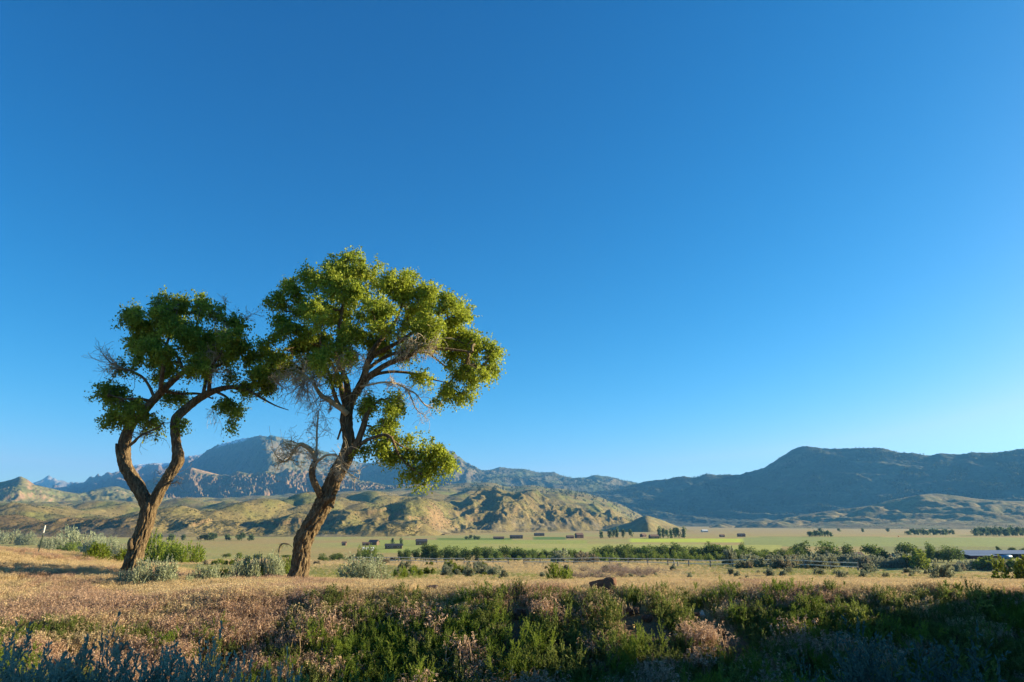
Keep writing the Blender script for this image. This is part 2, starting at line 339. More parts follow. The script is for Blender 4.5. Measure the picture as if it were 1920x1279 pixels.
# rolling foothills with cliff bands and badland ridges
UF = np.arange(-330, 1330, 1.75)
def d_foot(x, y, z, t, u):
    amp = np.interp(t, [0, .6, 1, 2, 3, 4, 5], [0, 0, 5, 13, 15, 9, 6])
    bad = sstep(800, 880, u) * sstep(1230, 1150, u) * sstep(3.6, 2.6, t)
    xw = x + 30 * perlin(x / 190, y / 190, 80); yw = y + 40 * perlin(x / 210 + 9, y / 210, 81)
    b = fbm(xw / 210, yw / 300, 3, 82, .33, kind=1) * 2.3
    rg = fbm(xw / 330, yw / 420, 5, 83, .42, kind=2) * 4.6
    fine = fbm(x / 26 + .3 * perlin(x / 60, y / 60, 78), y / 70, 4, 84, .6, kind=2) * 2.4 * (sstep(.8, 1.2, t) * sstep(2.2, 1.6, t) + bad)
    gully = fbm(x / 44 + .5 * perlin(x / 90, y / 90, 77), y / 190, 4, 79, .5, kind=2) * 2.0 * sstep(.9, 1.5, t) * sstep(3.6, 2.4, t)
    h = (b * (1 - bad) + rg * bad) * amp + fine + gully
    # stepped cliff bands
    zz = z + h
    for z0, hh, u0, u1, k in ((-6.5, 4.5, 330, 640, 85), (4, 4.5, 600, 840, 86), (12, 4.0, 590, 780, 87), (-3, 2.0, -200, 300, 89), (8, 3.0, 900, 1180, 88)):
        m = sstep(u0 - 40, u0 + 30, u) * sstep(u1 + 40, u1 - 30, u) * sstep(-.6, -.1, perlin(x / 90, y / 90, k))
        zl = z0 + 3.0 * fbm(x / 40, y / 40, 3, k + 10); q = zz - zl
        h = h + m * hh * (sstep(-.4, .8, q) * sstep(26, 6, q)) * (1 + .35 * fbm(x / 7, y / 7, 2, k + 20))
    for bu, bd, bh, br in ((802, 1120, 14, 42), (846, 1420, 16, 60), (735, 1040, 7, 26), (690, 1050, 7, 24), (650, 1080, 9, 34), (555, 1120, 10, 40), (455, 1090, 10, 36), (390, 1075, 9, 34), (330, 1160, 11, 44), (500, 1330, 14, 60), (760, 1280, 16, 60), (905, 1780, 22, 80), (985, 1750, 28, 95), (1075, 1900, 26, 100), (130, 1090, 10, 60), (40, 1120, 9, 60), (870, 1700, 10, 46)):
        bx = (bu - CX) / 1325.0 * bd; rr2 = np.sqrt((x - bx) ** 2 + ((y - bd) * .75) ** 2) * (1 + .22 * perlin(x / 30, y / 30, int(bu)))
        h = h + bh * np.exp(-(rr2 / br) ** 2)
    return h * sstep(1310, 1180, u)
def c_foot(x, y, z, nz, t, u):
    n = fbm(x / 70, y / 110, 5, 91); n2 = fbm(x / 300, y / 500, 3, 92)
    c = np.broadcast_to(np.array([.205, .158, .062]), x.shape + (3,)).copy()
    c = mixc(c, (.148, .152, .040), sstep(-.2, .35, n + .4 * n2) * np.interp(t, [0, 1, 2, 3, 5], [.1, .25, .55, .9, 1]))
    c = mixc(c, (.18, .135, .07), sstep(.05, .5, fbm(x / 40, y / 40, 3, 93)) * .6 * sstep(2.3, 1.2, t))
    c = mixc(c, (.135, .092, .042), sstep(2.35, 1.9, t) * sstep(300, 220, u) * .85)
    c = mixc(c, (.205, .17, .105), sstep(1.35, .9, t) * sstep(.45, .8, t) * sstep(-.1, .3, fbm(x / 50, y / 200, 3, 94)) * .8)
    c = mixc(c, (.22, .145, .075), sstep(.78, .55, nz) * sstep(.5, .9, t) * sstep(3.2, 2.4, t) * (1 - .5 * sstep(860, 940, u)))
    return c
loft('foothills', UF,
     [line([(-330, 1020), (620, 1018), (750, 1019), (850, 1012), (1000, 1003), (1330, 1004)], [(-330, 800), (620, 820), (760, 850), (880, 1300), (1000, 1500), (1330, 1800)]),
      line([(-330, 1003), (300, 1004), (620, 1004), (760, 1005), (850, 999), (950, 994), (1150, 994), (1330, 998)], [(-330, 1000), (620, 1000), (760, 1000), (880, 1500), (1000, 1650), (1330, 2000)]),
      line([(-330, 986), (60, 987), (160, 982), (300, 985), (500, 983), (620, 976), (700, 970), (760, 972), (850, 976), (950, 974), (1050, 976), (1130, 986), (1200, 994), (1330, 998)], [(-330, 1130), (620, 1150), (760, 1180), (880, 1650), (1000, 1850), (1330, 2200)]),
      line([(-330, 964), (100, 966), (300, 961), (500, 957), (620, 948), (750, 945), (850, 943), (930, 936), (1000, 938), (1060, 943), (1110, 958), (1150, 972), (1190, 990), (1230, 999), (1330, 1000)], [(-330, 1600), (620, 1600), (760, 1650), (880, 2000), (1330, 2500)]),
      line([(-330, 946), (100, 945), (300, 943), (500, 940), (620, 932), (700, 928), (800, 926), (880, 921), (950, 924), (1060, 930), (1120, 944), (1160, 960), (1200, 982), (1240, 996), (1330, 998)], [(-330, 2500), (1330, 3000)]),
      line([(-330, 938), (300, 936), (500, 931), (700, 920), (800, 913), (860, 908), (905, 905), (950, 911), (1050, 916), (1120, 932), (1170, 948), (1210, 970), (1250, 992), (1330, 998)], [(-330, 3600), (1330, 3900)])],
     (16, 60, 70, 50, 34), d_foot, c_foot, M_hill, back=(900, -60))

# the cone-shaped hill with a low crest running left
def d_cone(x, y, z, t, u): return fbm(x / 30, y / 30, 4, 101) * 1.6 * sstep(0, .6, t)
def c_cone(x, y, z, nz, t, u):
    c = np.broadcast_to(np.array([.225, .18, .08]), x.shape + (3,)).copy()
    return mixc(c, (.22, .21, .09), sstep(-.1, .3, fbm(x / 40, y / 60, 4, 102)) * .6)
loft('cone_hill', np.arange(1040, 1400, 1.5),
     [line([(1040, 1006), (1400, 1006)], [(1040, 1480), (1210, 1400), (1400, 1500)]),
      line([(1040, 1004), (1110, 999), (1150, 995), (1190, 988), (1214, 982), (1240, 986), (1290, 996), (1330, 1001), (1400, 1004)], [(1040, 1700), (1110, 1680), (1160, 1650), (1200, 1545), (1216, 1500), (1240, 1560), (1300, 1640), (1400, 1660)]),
      line([(1040, 1003), (1090, 999), (1118, 992), (1140, 985), (1165, 981.5), (1180, 980), (1192, 974), (1204, 968.5), (1212, 966.5), (1222, 969), (1240, 975), (1262, 984), (1290, 993), (1330, 999), (1400, 1003)], [(1040, 1800), (1110, 1780), (1170, 1760), (1212, 1700), (1260, 1720), (1400, 1750)])],
     (24, 30), d_cone, c_cone, M_hill, back=(220, -45))

# the right-hand range, its slopes turned away from the sun, with lower spurs at its foot
def d_right(x, y, z, t, u):
    return (fbm(x / 260 + y / 400, y / 420, 6, 111, kind=2) * 26 * sstep(.05, .8, t) * sstep(3.0, 2.5, t)
            + fbm(x / 30, y / 30, 3, 112) * 4 + fbm(x / 16, y / 300, 2, 116) * 4 * sstep(2.8, 3, t))
def c_right(x, y, z, nz, t, u):
    c = np.broadcast_to(np.array([.075, .08, .042]), x.shape + (3,)).copy()
    c = mixc(c, (.115, .11, .06), sstep(-.1, .35, fbm(x / 150, y / 200, 4, 113)) * .8)
    return mixc(c, (.10, .075, .06), sstep(.80, .62, nz) * .8)
dR = lambda o: [(1080, 3900 + o * 1.3), (1300, 3500 + o * 1.15), (1920, 2650 + o), (2700, 1700 + o)]
loft('right_range', np.arange(1080, 2700, 2.6),
     [line([(1080, 994), (1500, 994), (2700, 994)], dR(-200)),
      line([(1080, 940), (1180, 950), (1300, 958), (1450, 956), (1600, 950), (1750, 945), (1920, 940), (2700, 930)], dR(420)),
      line([(1080, 925), (1180, 925), (1300, 922), (1400, 915), (1480, 895), (1550, 886), (1700, 890), (1850, 885), (2000, 880), (2700, 865)], dR(800)),
      line([(1080, 935), (1170, 914), (1190, 908), (1215, 902), (1245, 899), (1262, 896), (1281, 893), (1300, 896), (1325, 889), (1350, 891), (1385, 890), (1400, 886), (1430, 878), (1450, 866), (1475, 850), (1495, 839), (1508, 836.5), (1530, 839), (1560, 841), (1600, 840.5), (1650, 840), (1672, 845), (1690, 849), (1715, 850), (1740, 854), (1765, 850), (1800, 852), (1825, 848), (1850, 849), (1920, 842), (2100, 832), (2700, 815)], dR(1100))],
     (40, 34, 30), d_right, c_right, M_mtn, back=(900, -120))
def d_spur(x, y, z, t, u):
    return (fbm(x / 210, y / 150, 4, 121, .45, kind=1) * 26 + fbm(x / 60, y / 60, 3, 123) * 4) * sstep(.1, .9, t) * sstep(2.1, 1.6, t)
def c_spur(x, y, z, nz, t, u):
    c = np.broadcast_to(np.array([.225, .175, .08]), x.shape + (3,)).copy()
    return mixc(c, (.20, .19, .085), sstep(-.1, .35, fbm(x / 80, y / 80, 4, 122)) * .8)
dS = lambda o: [(1330, 2650 + o), (1920, 2150 + o), (2700, 1400 + o)]
loft('right_spurs', np.arange(1330, 2700, 2.4),
     [line([(1330, 997), (1500, 997), (2700, 1000)], dS(-150)),
      line([(1330, 992), (1420, 984), (1500, 976), (1600, 970), (1700, 964), (1800, 962), (1920, 965), (2700, 960)], dS(200)),
      line([(1330, 992), (1400, 985), (1450, 976), (1500, 966), (1560, 957), (1620, 950), (1660, 940), (1700, 932), (1750, 926), (1790, 929), (1840, 936), (1920, 940), (2100, 938), (2700, 925)], dS(480))],
     (46, 34), d_spur, c_spur, M_hill, back=(500, -60))

# ------------------------------------------------------------------ hazy air
hb = [(-16000, -4000, -75), (16000, 15000, 1250)]
hv = [(x, y, z) for z in (hb[0][2], hb[1][2]) for y in (hb[0][1], hb[1][1]) for x in (hb[0][0], hb[1][0])]
hm = mesh_np('haze', hv, [(0, 2, 3, 1), (4, 5, 7, 6), (0, 1, 5, 4), (2, 6, 7, 3), (0, 4, 6, 2), (1, 3, 7, 5)], smooth=False)
mh = bpy.data.materials.new('haze_air'); mh.use_nodes = True; th = mh.node_tree; th.nodes.clear()
ho = add(th, 'ShaderNodeOutputMaterial'); hvn = add(th, 'ShaderNodeVolumePrincipled')
hvn.inputs['Color'].default_value = (.13, .46, 1.0, 1); hvn.inputs['Density'].default_value = 6.5e-5; hvn.inputs['Anisotropy'].default_value = .1
th.links.new(hvn.outputs[0], ho.inputs['Volume'])
link('haze', hm, mh, kind='stuff', label='thin pale blue air over the whole valley', cat='haze')
# ------------------------------------------------------------------ the two cottonwoods
def unit(v): return v / (np.linalg.norm(v, axis=-1, keepdims=True) + 1e-9)
def frames(P):
    T = np.gradient(P, axis=0); T /= np.linalg.norm(T, axis=1, keepdims=True) + 1e-9
    n = np.cross(T[0], [0.3, 1, 0.1]); n /= np.linalg.norm(n); N = [n]
    for i in range(1, len(P)):
        n = N[-1] - T[i] * np.dot(N[-1], T[i]); n /= np.linalg.norm(n) + 1e-9; N.append(n)
    N = np.array(N); return T, N, np.cross(T, N)
class Tubes:
    def __init__(s): s.V = []; s.Q = []; s.C = []; s.n = 0
    def add(s, P, R, k=5, bark=0.0, seed=0, c=(1, 1, 1), cap=True):
        P = np.asarray(P, float); R = np.asarray(R, float); T, N, B = frames(P); m = len(P)
        th = np.linspace(0, 2 * math.pi, k, endpoint=False)
        L = np.concatenate([[0], np.cumsum(np.linalg.norm(np.diff(P, axis=0), axis=1))])
        rad = np.repeat(R[:, None], k, 1)
        if bark:
            t2 = np.broadcast_to(th, (m, k)); l2 = np.broadcast_to(L[:, None], (m, k)); d = 0
            for j, (nf, fr, am) in enumerate(((13, 1.7, 1.0), (21, 2.6, .8), (6, .8, .7))):
                ph = perlin(l2 * fr, l2 * 0 + j, seed + j) * 3.2 + seed * 1.7 + perlin(l2 * fr * 3.1, t2 * 0 + 4, seed + 9 + j) * 1.2
                d = d + am * (np.abs(np.sin(t2 * nf / 2 + ph)) ** .55 - .72)
            d = d + .55 * perlin(np.cos(t2) * 2.6 + l2 * 9.0, np.sin(t2) * 2.6 + 7, seed + 5)
            lump = perlin(np.cos(t2) * 1.1 + 3, np.sin(t2) * 1.1 + l2 * 2.2, seed + 30) * .10
            rad = rad * (.95 + bark * d + lump)
        V = P[:, None] + rad[..., None] * (np.cos(th)[None, :, None] * N[:, None] + np.sin(th)[None, :, None] * B[:, None])
        i = np.arange(m * k).reshape(m, k) + s.n; j = np.roll(i, -1, 1)
        s.Q.append(np.stack([i[:-1].ravel(), j[:-1].ravel(), j[1:].ravel(), i[1:].ravel()], 1)); s.V.append(V.reshape(-1, 3)); s.n += m * k
        if cap and R[-1] > .012:                      # close the broken end with a fan of quads
            s.V.append(P[-1:] + T[-1] * R[-1] * .5); a = i[-1]; b = j[-1]
            s.Q.append(np.stack([a, b, np.full(k, s.n), np.full(k, s.n)], 1)); s.n += 1
        s.C.append(c)
    def mesh(s, name):
        V = np.concatenate(s.V); Q = np.concatenate(s.Q)
        me = bpy.data.meshes.new(name); quad = Q[Q[:, 2] != Q[:, 3]]; tri = Q[Q[:, 2] == Q[:, 3]][:, :3]
        loops = np.concatenate([quad.ravel(), tri.ravel()]).astype(np.int32)
        st = np.concatenate([np.arange(len(quad)) * 4, len(quad) * 4 + np.arange(len(tri)) * 3]).astype(np.int32)
        me.vertices.add(len(V)); me.vertices.foreach_set('co', V.astype(np.float32).ravel())
        me.loops.add(len(loops)); me.loops.foreach_set('vertex_index', loops)
        me.polygons.add(len(st)); me.polygons.foreach_set('loop_start', st); me.polygons.foreach_set('use_smooth', np.ones(len(st), bool))
        me.update(calc_edges=True); me.validate(); return me
def smooth_path(P, R, n):
    P = np.asarray(P, float); L = np.concatenate([[0], np.cumsum(np.linalg.norm(np.diff(P, axis=0), axis=1))]); s = np.linspace(0, L[-1], n)
    Q = np.stack([pchip(L, P[:, a], s) for a in range(3)], 1)
    for _ in range(max(1, n // 14)): Q[1:-1] = .25 * Q[:-2] + .5 * Q[1:-1] + .25 * Q[2:]
    return Q, pchip(L, np.asarray(R, float), s)
def leaves_mesh(name, P, size, cols, up=.35, aspect=.72, seed=1, droop=.55):
    g = np.random.default_rng(seed); n = len(P)
    d = g.normal(size=(n, 3)); d[:, 2] -= droop; d /= np.linalg.norm(d, axis=1, keepdims=True)      # leaf axis, hanging a little
    q = g.normal(size=(n, 3)); q[:, 2] += up; q -= d * (q * d).sum(1, keepdims=True); q /= np.linalg.norm(q, axis=1, keepdims=True) + 1e-9
    s = np.cross(d, q); sz = (size * g.uniform(.5, 1.4, n))[:, None]
    V = np.stack([P, P + d * sz * .45 + s * sz * aspect * .5 + q * sz * .10, P + d * sz, P + d * sz * .45 - s * sz * aspect * .5 + q * sz * .10], 1).reshape(-1, 3)
    return mesh_np(name, V, np.arange(n * 4).reshape(n, 4), np.repeat(cols, 4, 0), smooth=False)
def bark_material():
    m, t, b = mat_new('cottonwood_bark'); b.inputs['Roughness'].default_value = .92; b.inputs['Specular IOR Level'].default_value = .12
    g = add(t, 'ShaderNodeNewGeometry'); mp = add(t, 'ShaderNodeMapping'); mp.inputs['Scale'].default_value = (14, 14, 3.2)
    t.links.new(g.outputs['Position'], mp.inputs['Vector'])
    n = noise_node(t, 1.6, 7, mp.outputs[0], .68); r = add(t, 'ShaderNodeValToRGB'); e = r.color_ramp.elements
    e[0].position = .30; e[0].color = (.05, .032, .02, 1); e[1].position = .68; e[1].color = (.36, .265, .15, 1)
    k = e.new(.5); k.color = (.18, .125, .072, 1)
    t.links.new(n.outputs['Fac'], r.inputs[0]); t.links.new(r.outputs[0], b.inputs['Base Color'])
    bp = add(t, 'ShaderNodeBump'); bp.inputs['Strength'].default_value = 1.0; bp.inputs['Distance'].default_value = .08
    t.links.new(n.outputs['Fac'], bp.inputs['Height']); t.links.new(bp.outputs['Normal'], b.inputs['Normal']); return m
M_bark = bark_material()
M_branch = plain_mat('branch_bark', (.17, .13, .08), .9, 9, .7, 1.3, .4, .01, .1)
M_dead = plain_mat('dead_wood', (.52, .42, .28), .85, 14, .75, 1.2, .3, .006, .15)
M_deadbr = plain_mat('bare_wood', (.50, .36, .20), .85, 10, .7, 1.2, .4, .01, .15)
M_leaf = leaf_mat('cottonwood_leaf', .5, .6, .0)

def grow_dead(tb, p, d, length, r, g, level=0, fork=.55, bend=.35, droop=0.0):
    n = 6; P = [np.array(p, float)]; d = np.array(d, float); d /= np.linalg.norm(d)
    for i in range(n):
        d = d + g.normal(size=3) * bend * .5 + np.array([0, 0, -droop]); d /= np.linalg.norm(d); P.append(P[-1] + d * length / n)
    R = np.linspace(r, max(r * .4, .0045), n + 1); tb.add(P, R, 4 if r < .02 else 6, cap=False)
    if level < 3 and r > .004:
        for i in range(1, n + 1):
            for _ in range(2):
                if g.random() < fork:
                    e = d * .6 + g.normal(size=3) * .75; grow_dead(tb, P[i], e, length * g.uniform(.35, .65), R[i] * .62, g, level + 1, fork * .72, bend, droop)
def unit3(g):
    a = g.normal(size=3); return a / np.linalg.norm(a)
def cottonwood(base_uv, label, stems, blobs, seed, leafcol, dead=(), sprays=(), per=50.0, stubs=()):
    g = np.random.default_rng(seed); b = on_ground(*base_uv); Y0 = b[1]
    root = link('cottonwood_tree', None, label=label, cat='tree', loc=b)
    W = lambda u, v, dy=0: at(u, v, Y0 + dy) - b
    mpp = Y0 / 1325.0
    nodes = []; nrad = []
    for si, (nm, pts, k, bark) in enumerate(stems):
        P = [W(p[0], p[1], p[3] if len(p) > 3 else 0) for p in pts]; R = [p[2] * .5 * mpp for p in pts]
        if nm == 'trunk': P[0] = P[0] * 1.0; P[0][2] = min(P[0][2], -.12)
        n = max(10, int(np.sum(np.linalg.norm(np.diff(P, axis=0), axis=1)) / (.03 if bark else .12)))
        Q, RR = smooth_path(P, R, n); tb = Tubes(); tb.add(Q, RR, k, bark, seed * 3 + si)
        link(nm, tb.mesh(nm), M_bark if bark else M_branch, root)
        if si > 0 or True:
            st = max(1, n // 30); nodes += list(Q[n // 4::st]); nrad += list(RR[n // 4::st])
    # leaf sprays inside the crown masses
    C = []; TN = []
    for (u, v, ru, rv, dy) in blobs:
        cnt = max(4, int(math.pi * ru * rv / per)); rd = .5 * (ru + rv) * mpp * 1.15
        ns = max(2, int(ru * rv / 210)); tn = g.random(ns)
        for k in range(ns):                               # billows: smaller lobes within each mass
            a = unit3(g) * g.random() ** .5 * .8; rs = g.uniform(11, 19)
            for _ in range(max(2, int(cnt / ns))):
                q = unit3(g) * g.random() ** .45; C.append(W(u + a[0] * ru + q[0] * rs, v + a[2] * rv + q[2] * rs * .85, dy + a[1] * rd + q[1] * rs * mpp)); TN.append(tn[k])
    C = np.array(C); TN = np.array(TN)
    keep = fbm(C[:, 0] * 1.5 + C[:, 1], C[:, 2] * 1.5 + C[:, 1] * .7, 2, seed) > -.34
    C = C[keep]; TN = TN[keep]
    # branchlets: every spray is tied to the nearest wood, thickness follows what it carries
    N = np.array(nodes); par = [-1] * len(N); depth0 = len(N)
    D = np.min(np.linalg.norm(C[:, None] - N[None], axis=2), axis=1); order = np.argsort(D)
    allp = np.zeros((len(N) + len(C) * 2, 3)); allp[:len(N)] = N; cnt = len(N); ends = []
    for i in order:
        dd = np.linalg.norm(allp[:cnt] - C[i], axis=1); j = int(np.argmin(dd))
        mid = .5 * (allp[j] + C[i]) + g.normal(size=3) * .10 * dd[j]
        allp[cnt] = mid; par.append(j); allp[cnt + 1] = C[i]; par.append(cnt); ends.append(cnt + 1); cnt += 2
    load = np.zeros(cnt)
    for e in ends: load[e] = 1
    for i in range(cnt - 1, depth0 - 1, -1): load[par[i]] += load[i]
    tb = Tubes()
    for i in range(depth0, cnt):
        j = par[i]; ra = .0036 * math.sqrt(load[i]) + .0015
        rb = .0036 * math.sqrt(load[j]) + .0015 if j >= depth0 else min(.0036 * math.sqrt(load[i]) * 1.5 + .0015, .06)
        tb.add([allp[j], .5 * (allp[j] + allp[i]) + g.normal(size=3) * .02, allp[i]], [min(rb, ra * 1.6), ra * 1.1, ra], 4, cap=False)
    link('branches', tb.mesh('branches'), M_branch, root)
    # leaves
    tw, pl = 5, 8; nl = tw * pl                        # leaves sit along short drooping sprays
    dv = g.normal(size=(len(C), tw, 3)); dv += unit(C - C.mean(0))[:, None] * .5; dv[..., 2] -= .35; dv = unit(dv) * g.uniform(.15, .36, (len(C), tw, 1))
    tt = np.linspace(.1, 1, pl)[None, None, :, None]; cc = (C[:, None, None] + dv[:, :, None] * tt).reshape(-1, 3); cc[:, 2] -= (np.broadcast_to(tt, (len(C), tw, pl, 1)).reshape(-1) ** 2) * .06
    cc = cc + g.normal(size=cc.shape) * .022
    tone = np.repeat(TN * .45 + g.random(len(C)) * .25, nl) + g.random(len(cc)) * .3
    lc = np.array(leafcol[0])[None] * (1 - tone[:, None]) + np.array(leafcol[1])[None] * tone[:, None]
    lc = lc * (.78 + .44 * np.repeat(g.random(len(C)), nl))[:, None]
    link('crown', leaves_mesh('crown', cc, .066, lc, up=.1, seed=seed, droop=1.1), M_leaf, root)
    for nm, pts, mt in dead:
        tb = Tubes(); P = [W(p[0], p[1], p[3] if len(p) > 3 else 0) for p in pts]; R = [p[2] * .5 * mpp for p in pts]
        Q, RR = smooth_path(P, R, max(8, len(P) * 5)); tb.add(Q, RR, 10, .05, seed)
        for i in range(len(Q) // 3, len(Q), 2):
            if nm == 'dead_branch' and g.random() < .8:
                d = Q[i] - Q[i - 1]; d /= np.linalg.norm(d) + 1e-9
                grow_dead(tb, Q[i], d * .6 + g.normal(size=3), g.uniform(.25, .6), max(RR[i] * .35, .006), g, 1, .5)
        link(nm, tb.mesh(nm), mt, root)
    for (u, v, dy, n, length, droop, updir, r) in sprays:
        tb = Tubes(); p = W(u, v, dy)
        for _ in range(n):
            d = g.normal(size=3) + np.array(updir); grow_dead(tb, p + g.normal(size=3) * .04, d, length * g.uniform(.6, 1.2), r * 1.5 * g.uniform(.7, 1.3), g, 0 if g.random() < .35 else 1, .55, .42, droop)
        link('dead_twigs', tb.mesh('dead_twigs'), M_dead, root)
    for pts in stubs:
        tb = Tubes(); P = [W(p[0], p[1], p[3] if len(p) > 3 else 0) for p in pts]; Q, RR = smooth_path(P, [p[2] * .5 * mpp for p in pts], 16)
        tb.add(Q, RR, 14, .08, seed + 2); link('broken_stub', tb.mesh('broken_stub'), M_bark, root)
    return root
R_stems = [
 ('trunk', [(554, 1100, 52), (556, 1092, 43), (559, 1080, 37), (563, 1060, 33), (565, 1040, 32), (567, 1021, 33), (580, 992, 33), (597, 963, 32), (609, 940, 34), (619, 917, 30), (631, 889, 29), (644, 866, 30), (652, 847, 26), (654, 830, 23), (652, 808, 22), (649, 790, 23), (651, 770, 22), (655, 755, 19), (654, 740, 15)], 76, .17),
 ('limb', [(654, 742, 15), (652, 733, 14), (649, 712, 12, .1), (643, 700, 10, .1), (640, 665, 9, 0), (636, 620, 8, -.2), (642, 575, 6, -.2), (650, 525, 3, 0)], 14, .05),
 ('limb', [(650, 766, 14, .1), (644, 748, 12, .3), (640, 730, 11, .5), (638, 712, 8, .7), (620, 680, 7, .9), (600, 640, 5, 1), (590, 590, 3, 1)], 14, .05),
 ('limb', [(648, 772, 10, -.1), (634, 757, 9, -.3), (626, 735, 8, -.5), (621, 715, 6, -.6), (610, 680, 5, -.8), (600, 640, 3, -.9)], 10, .05),
 ('limb', [(654, 768, 16), (660, 750, 17), (671, 731, 16, .1), (682, 708, 15, .2), (689, 682, 13, .3), (695, 665, 12, .3), (709, 643, 11, .3), (723, 626, 9, .3), (745, 595, 6, .4), (760, 550, 3, .4)], 18, .06),
 ('limb', [(672, 734, 11), (684, 716, 12, -.3), (697, 702, 12, -.5), (711, 692, 11, -.6), (730, 681, 11, -.7), (763, 669, 10, -.8), (800, 652, 8, -.8), (840, 655, 6, -.7), (885, 660, 3, -.6)], 16, .06),
 ('limb', [(689, 684, 10, .3), (702, 666, 9, .1), (720, 656, 9, -.1), (741, 645, 8, -.2), (780, 620, 6, -.3), (825, 590, 3, -.3)], 12, .05),
 ('limb', [(692, 690, 8, .3), (711, 676, 8, .7), (748, 661, 7, 1.0), (790, 660, 5, 1.2), (840, 690, 3, 1.2)], 12, .05),
 ('limb', [(684, 716, 7, .1), (712, 700, 7, .4), (742, 697, 6, .6), (760, 698, 6, .7), (795, 708, 4, .8), (840, 718, 2, .8)], 10, .04),
 ('limb', [(652, 852, 22), (660, 846, 20, -.15), (668, 838, 17, -.3), (674, 820, 13, -.4), (682, 798, 12, -.4), (687, 779, 10, -.4), (697, 763, 7, -.4), (715, 748, 4, -.3)], 16, .06),
 ('limb', [(670, 838, 8, -.35), (688, 825, 7, -.5), (705, 819, 6, -.6), (720, 815, 6, -.6), (732, 819, 6, -.6), (741, 838, 5, -.5), (750, 856, 4, -.4), (770, 876, 3, -.3), (790, 890, 2, -.2)], 12, .05),
 ('limb', [(735, 824, 4, -.55), (755, 838, 4, -.4), (780, 846, 3, -.2), (815, 846, 2, 0)], 8, .04),
 ('limb', [(643, 700, 8, .1), (634, 680, 8, .3), (624, 655, 8, .4), (605, 649, 7, .4), (585, 644, 7, .4), (560, 628, 5, .4), (530, 605, 3, .3)], 12, .05),
 ('limb', [(604, 934, 17), (600, 926, 15, -.2), (592, 910, 13, -.3), (586, 895, 12, -.35), (585, 882, 12, -.4), (588, 872, 12, -.4), (592, 864, 9, -.4)], 18, .07),
]
R_blobs = [(648, 512, 40, 38, 0), (672, 500, 30, 26, .3), (617, 525, 34, 36, -.4), (700, 532, 34, 38, .5), (752, 540, 42, 38, 0), (725, 520, 24, 26, -.2), (560, 565, 34, 40, .3), (532, 570, 22, 34, 0), (525, 605, 32, 34, -.4), (500, 628, 24, 32, .2), (600, 590, 50, 45, -1), (655, 580, 60, 48, .9), (715, 590, 52, 46, -1), (790, 562, 40, 38, .5), (832, 562, 22, 36, -.3), (850, 600, 32, 36, .3), (800, 620, 50, 36, -.8), (873, 625, 28, 30, .5), (890, 650, 30, 26, 0), (920, 657, 22, 18, .3), (855, 668, 42, 34, .5), (886, 690, 28, 26, -.3), (868, 712, 26, 24, .2), (838, 730, 24, 20, .2), (800, 700, 36, 20, .6), (560, 645, 36, 34, .6), (600, 665, 36, 30, -1.2), (545, 690, 30, 24, .8), (625, 705, 20, 22, -.9), (655, 640, 46, 32, -1.2), (735, 640, 40, 24, 1.2), (575, 620, 36, 30, 0), (690, 630, 36, 28, 1.2), (770, 655, 36, 22, 1.2), (570, 680, 34, 26, .9), (640, 670, 40, 26, 1.0), (700, 660, 34, 22, 1.3), (600, 640, 44, 30, 1.0), (520, 660, 26, 26, 0), (830, 640, 36, 30, 1.0), (780, 600, 44, 36, 1.0), (640, 545, 50, 36, -.9),
 (710, 760, 34, 28, -.4), (735, 785, 28, 26, .1), (700, 795, 20, 22, -.3), (738, 760, 20, 20, .2), (716, 832, 26, 16, -.4), (690, 846, 14, 14, -.4), (755, 842, 30, 20, -.3), (788, 862, 32, 26, .1), (820, 846, 22, 22, 0), (840, 858, 12, 16, 0), (775, 890, 24, 18, -.1), (793, 905, 10, 12, 0), (762, 822, 16, 12, .2), (800, 840, 16, 12, 0), (835, 870, 14, 14, .1), (745, 815, 18, 14, 0), (730, 850, 20, 16, -.2), (805, 885, 18, 16, .1), (690, 775, 18, 20, 0), (745, 740, 16, 14, .3),
 (905, 690, 22, 22, .2), (932, 668, 16, 16, 0), (850, 740, 18, 14, .3), (875, 735, 16, 14, 0), (820, 742, 20, 12, .5), (900, 630, 20, 22, .2), (545, 545, 22, 26, .2), (590, 520, 22, 26, 0), (812, 545, 20, 26, .2), (860, 580, 20, 24, 0), (642, 480, 24, 16, 0), (672, 482, 22, 14, .2), (618, 500, 20, 18, 0), (765, 512, 20, 18, .2), (700, 498, 18, 14, 0)]
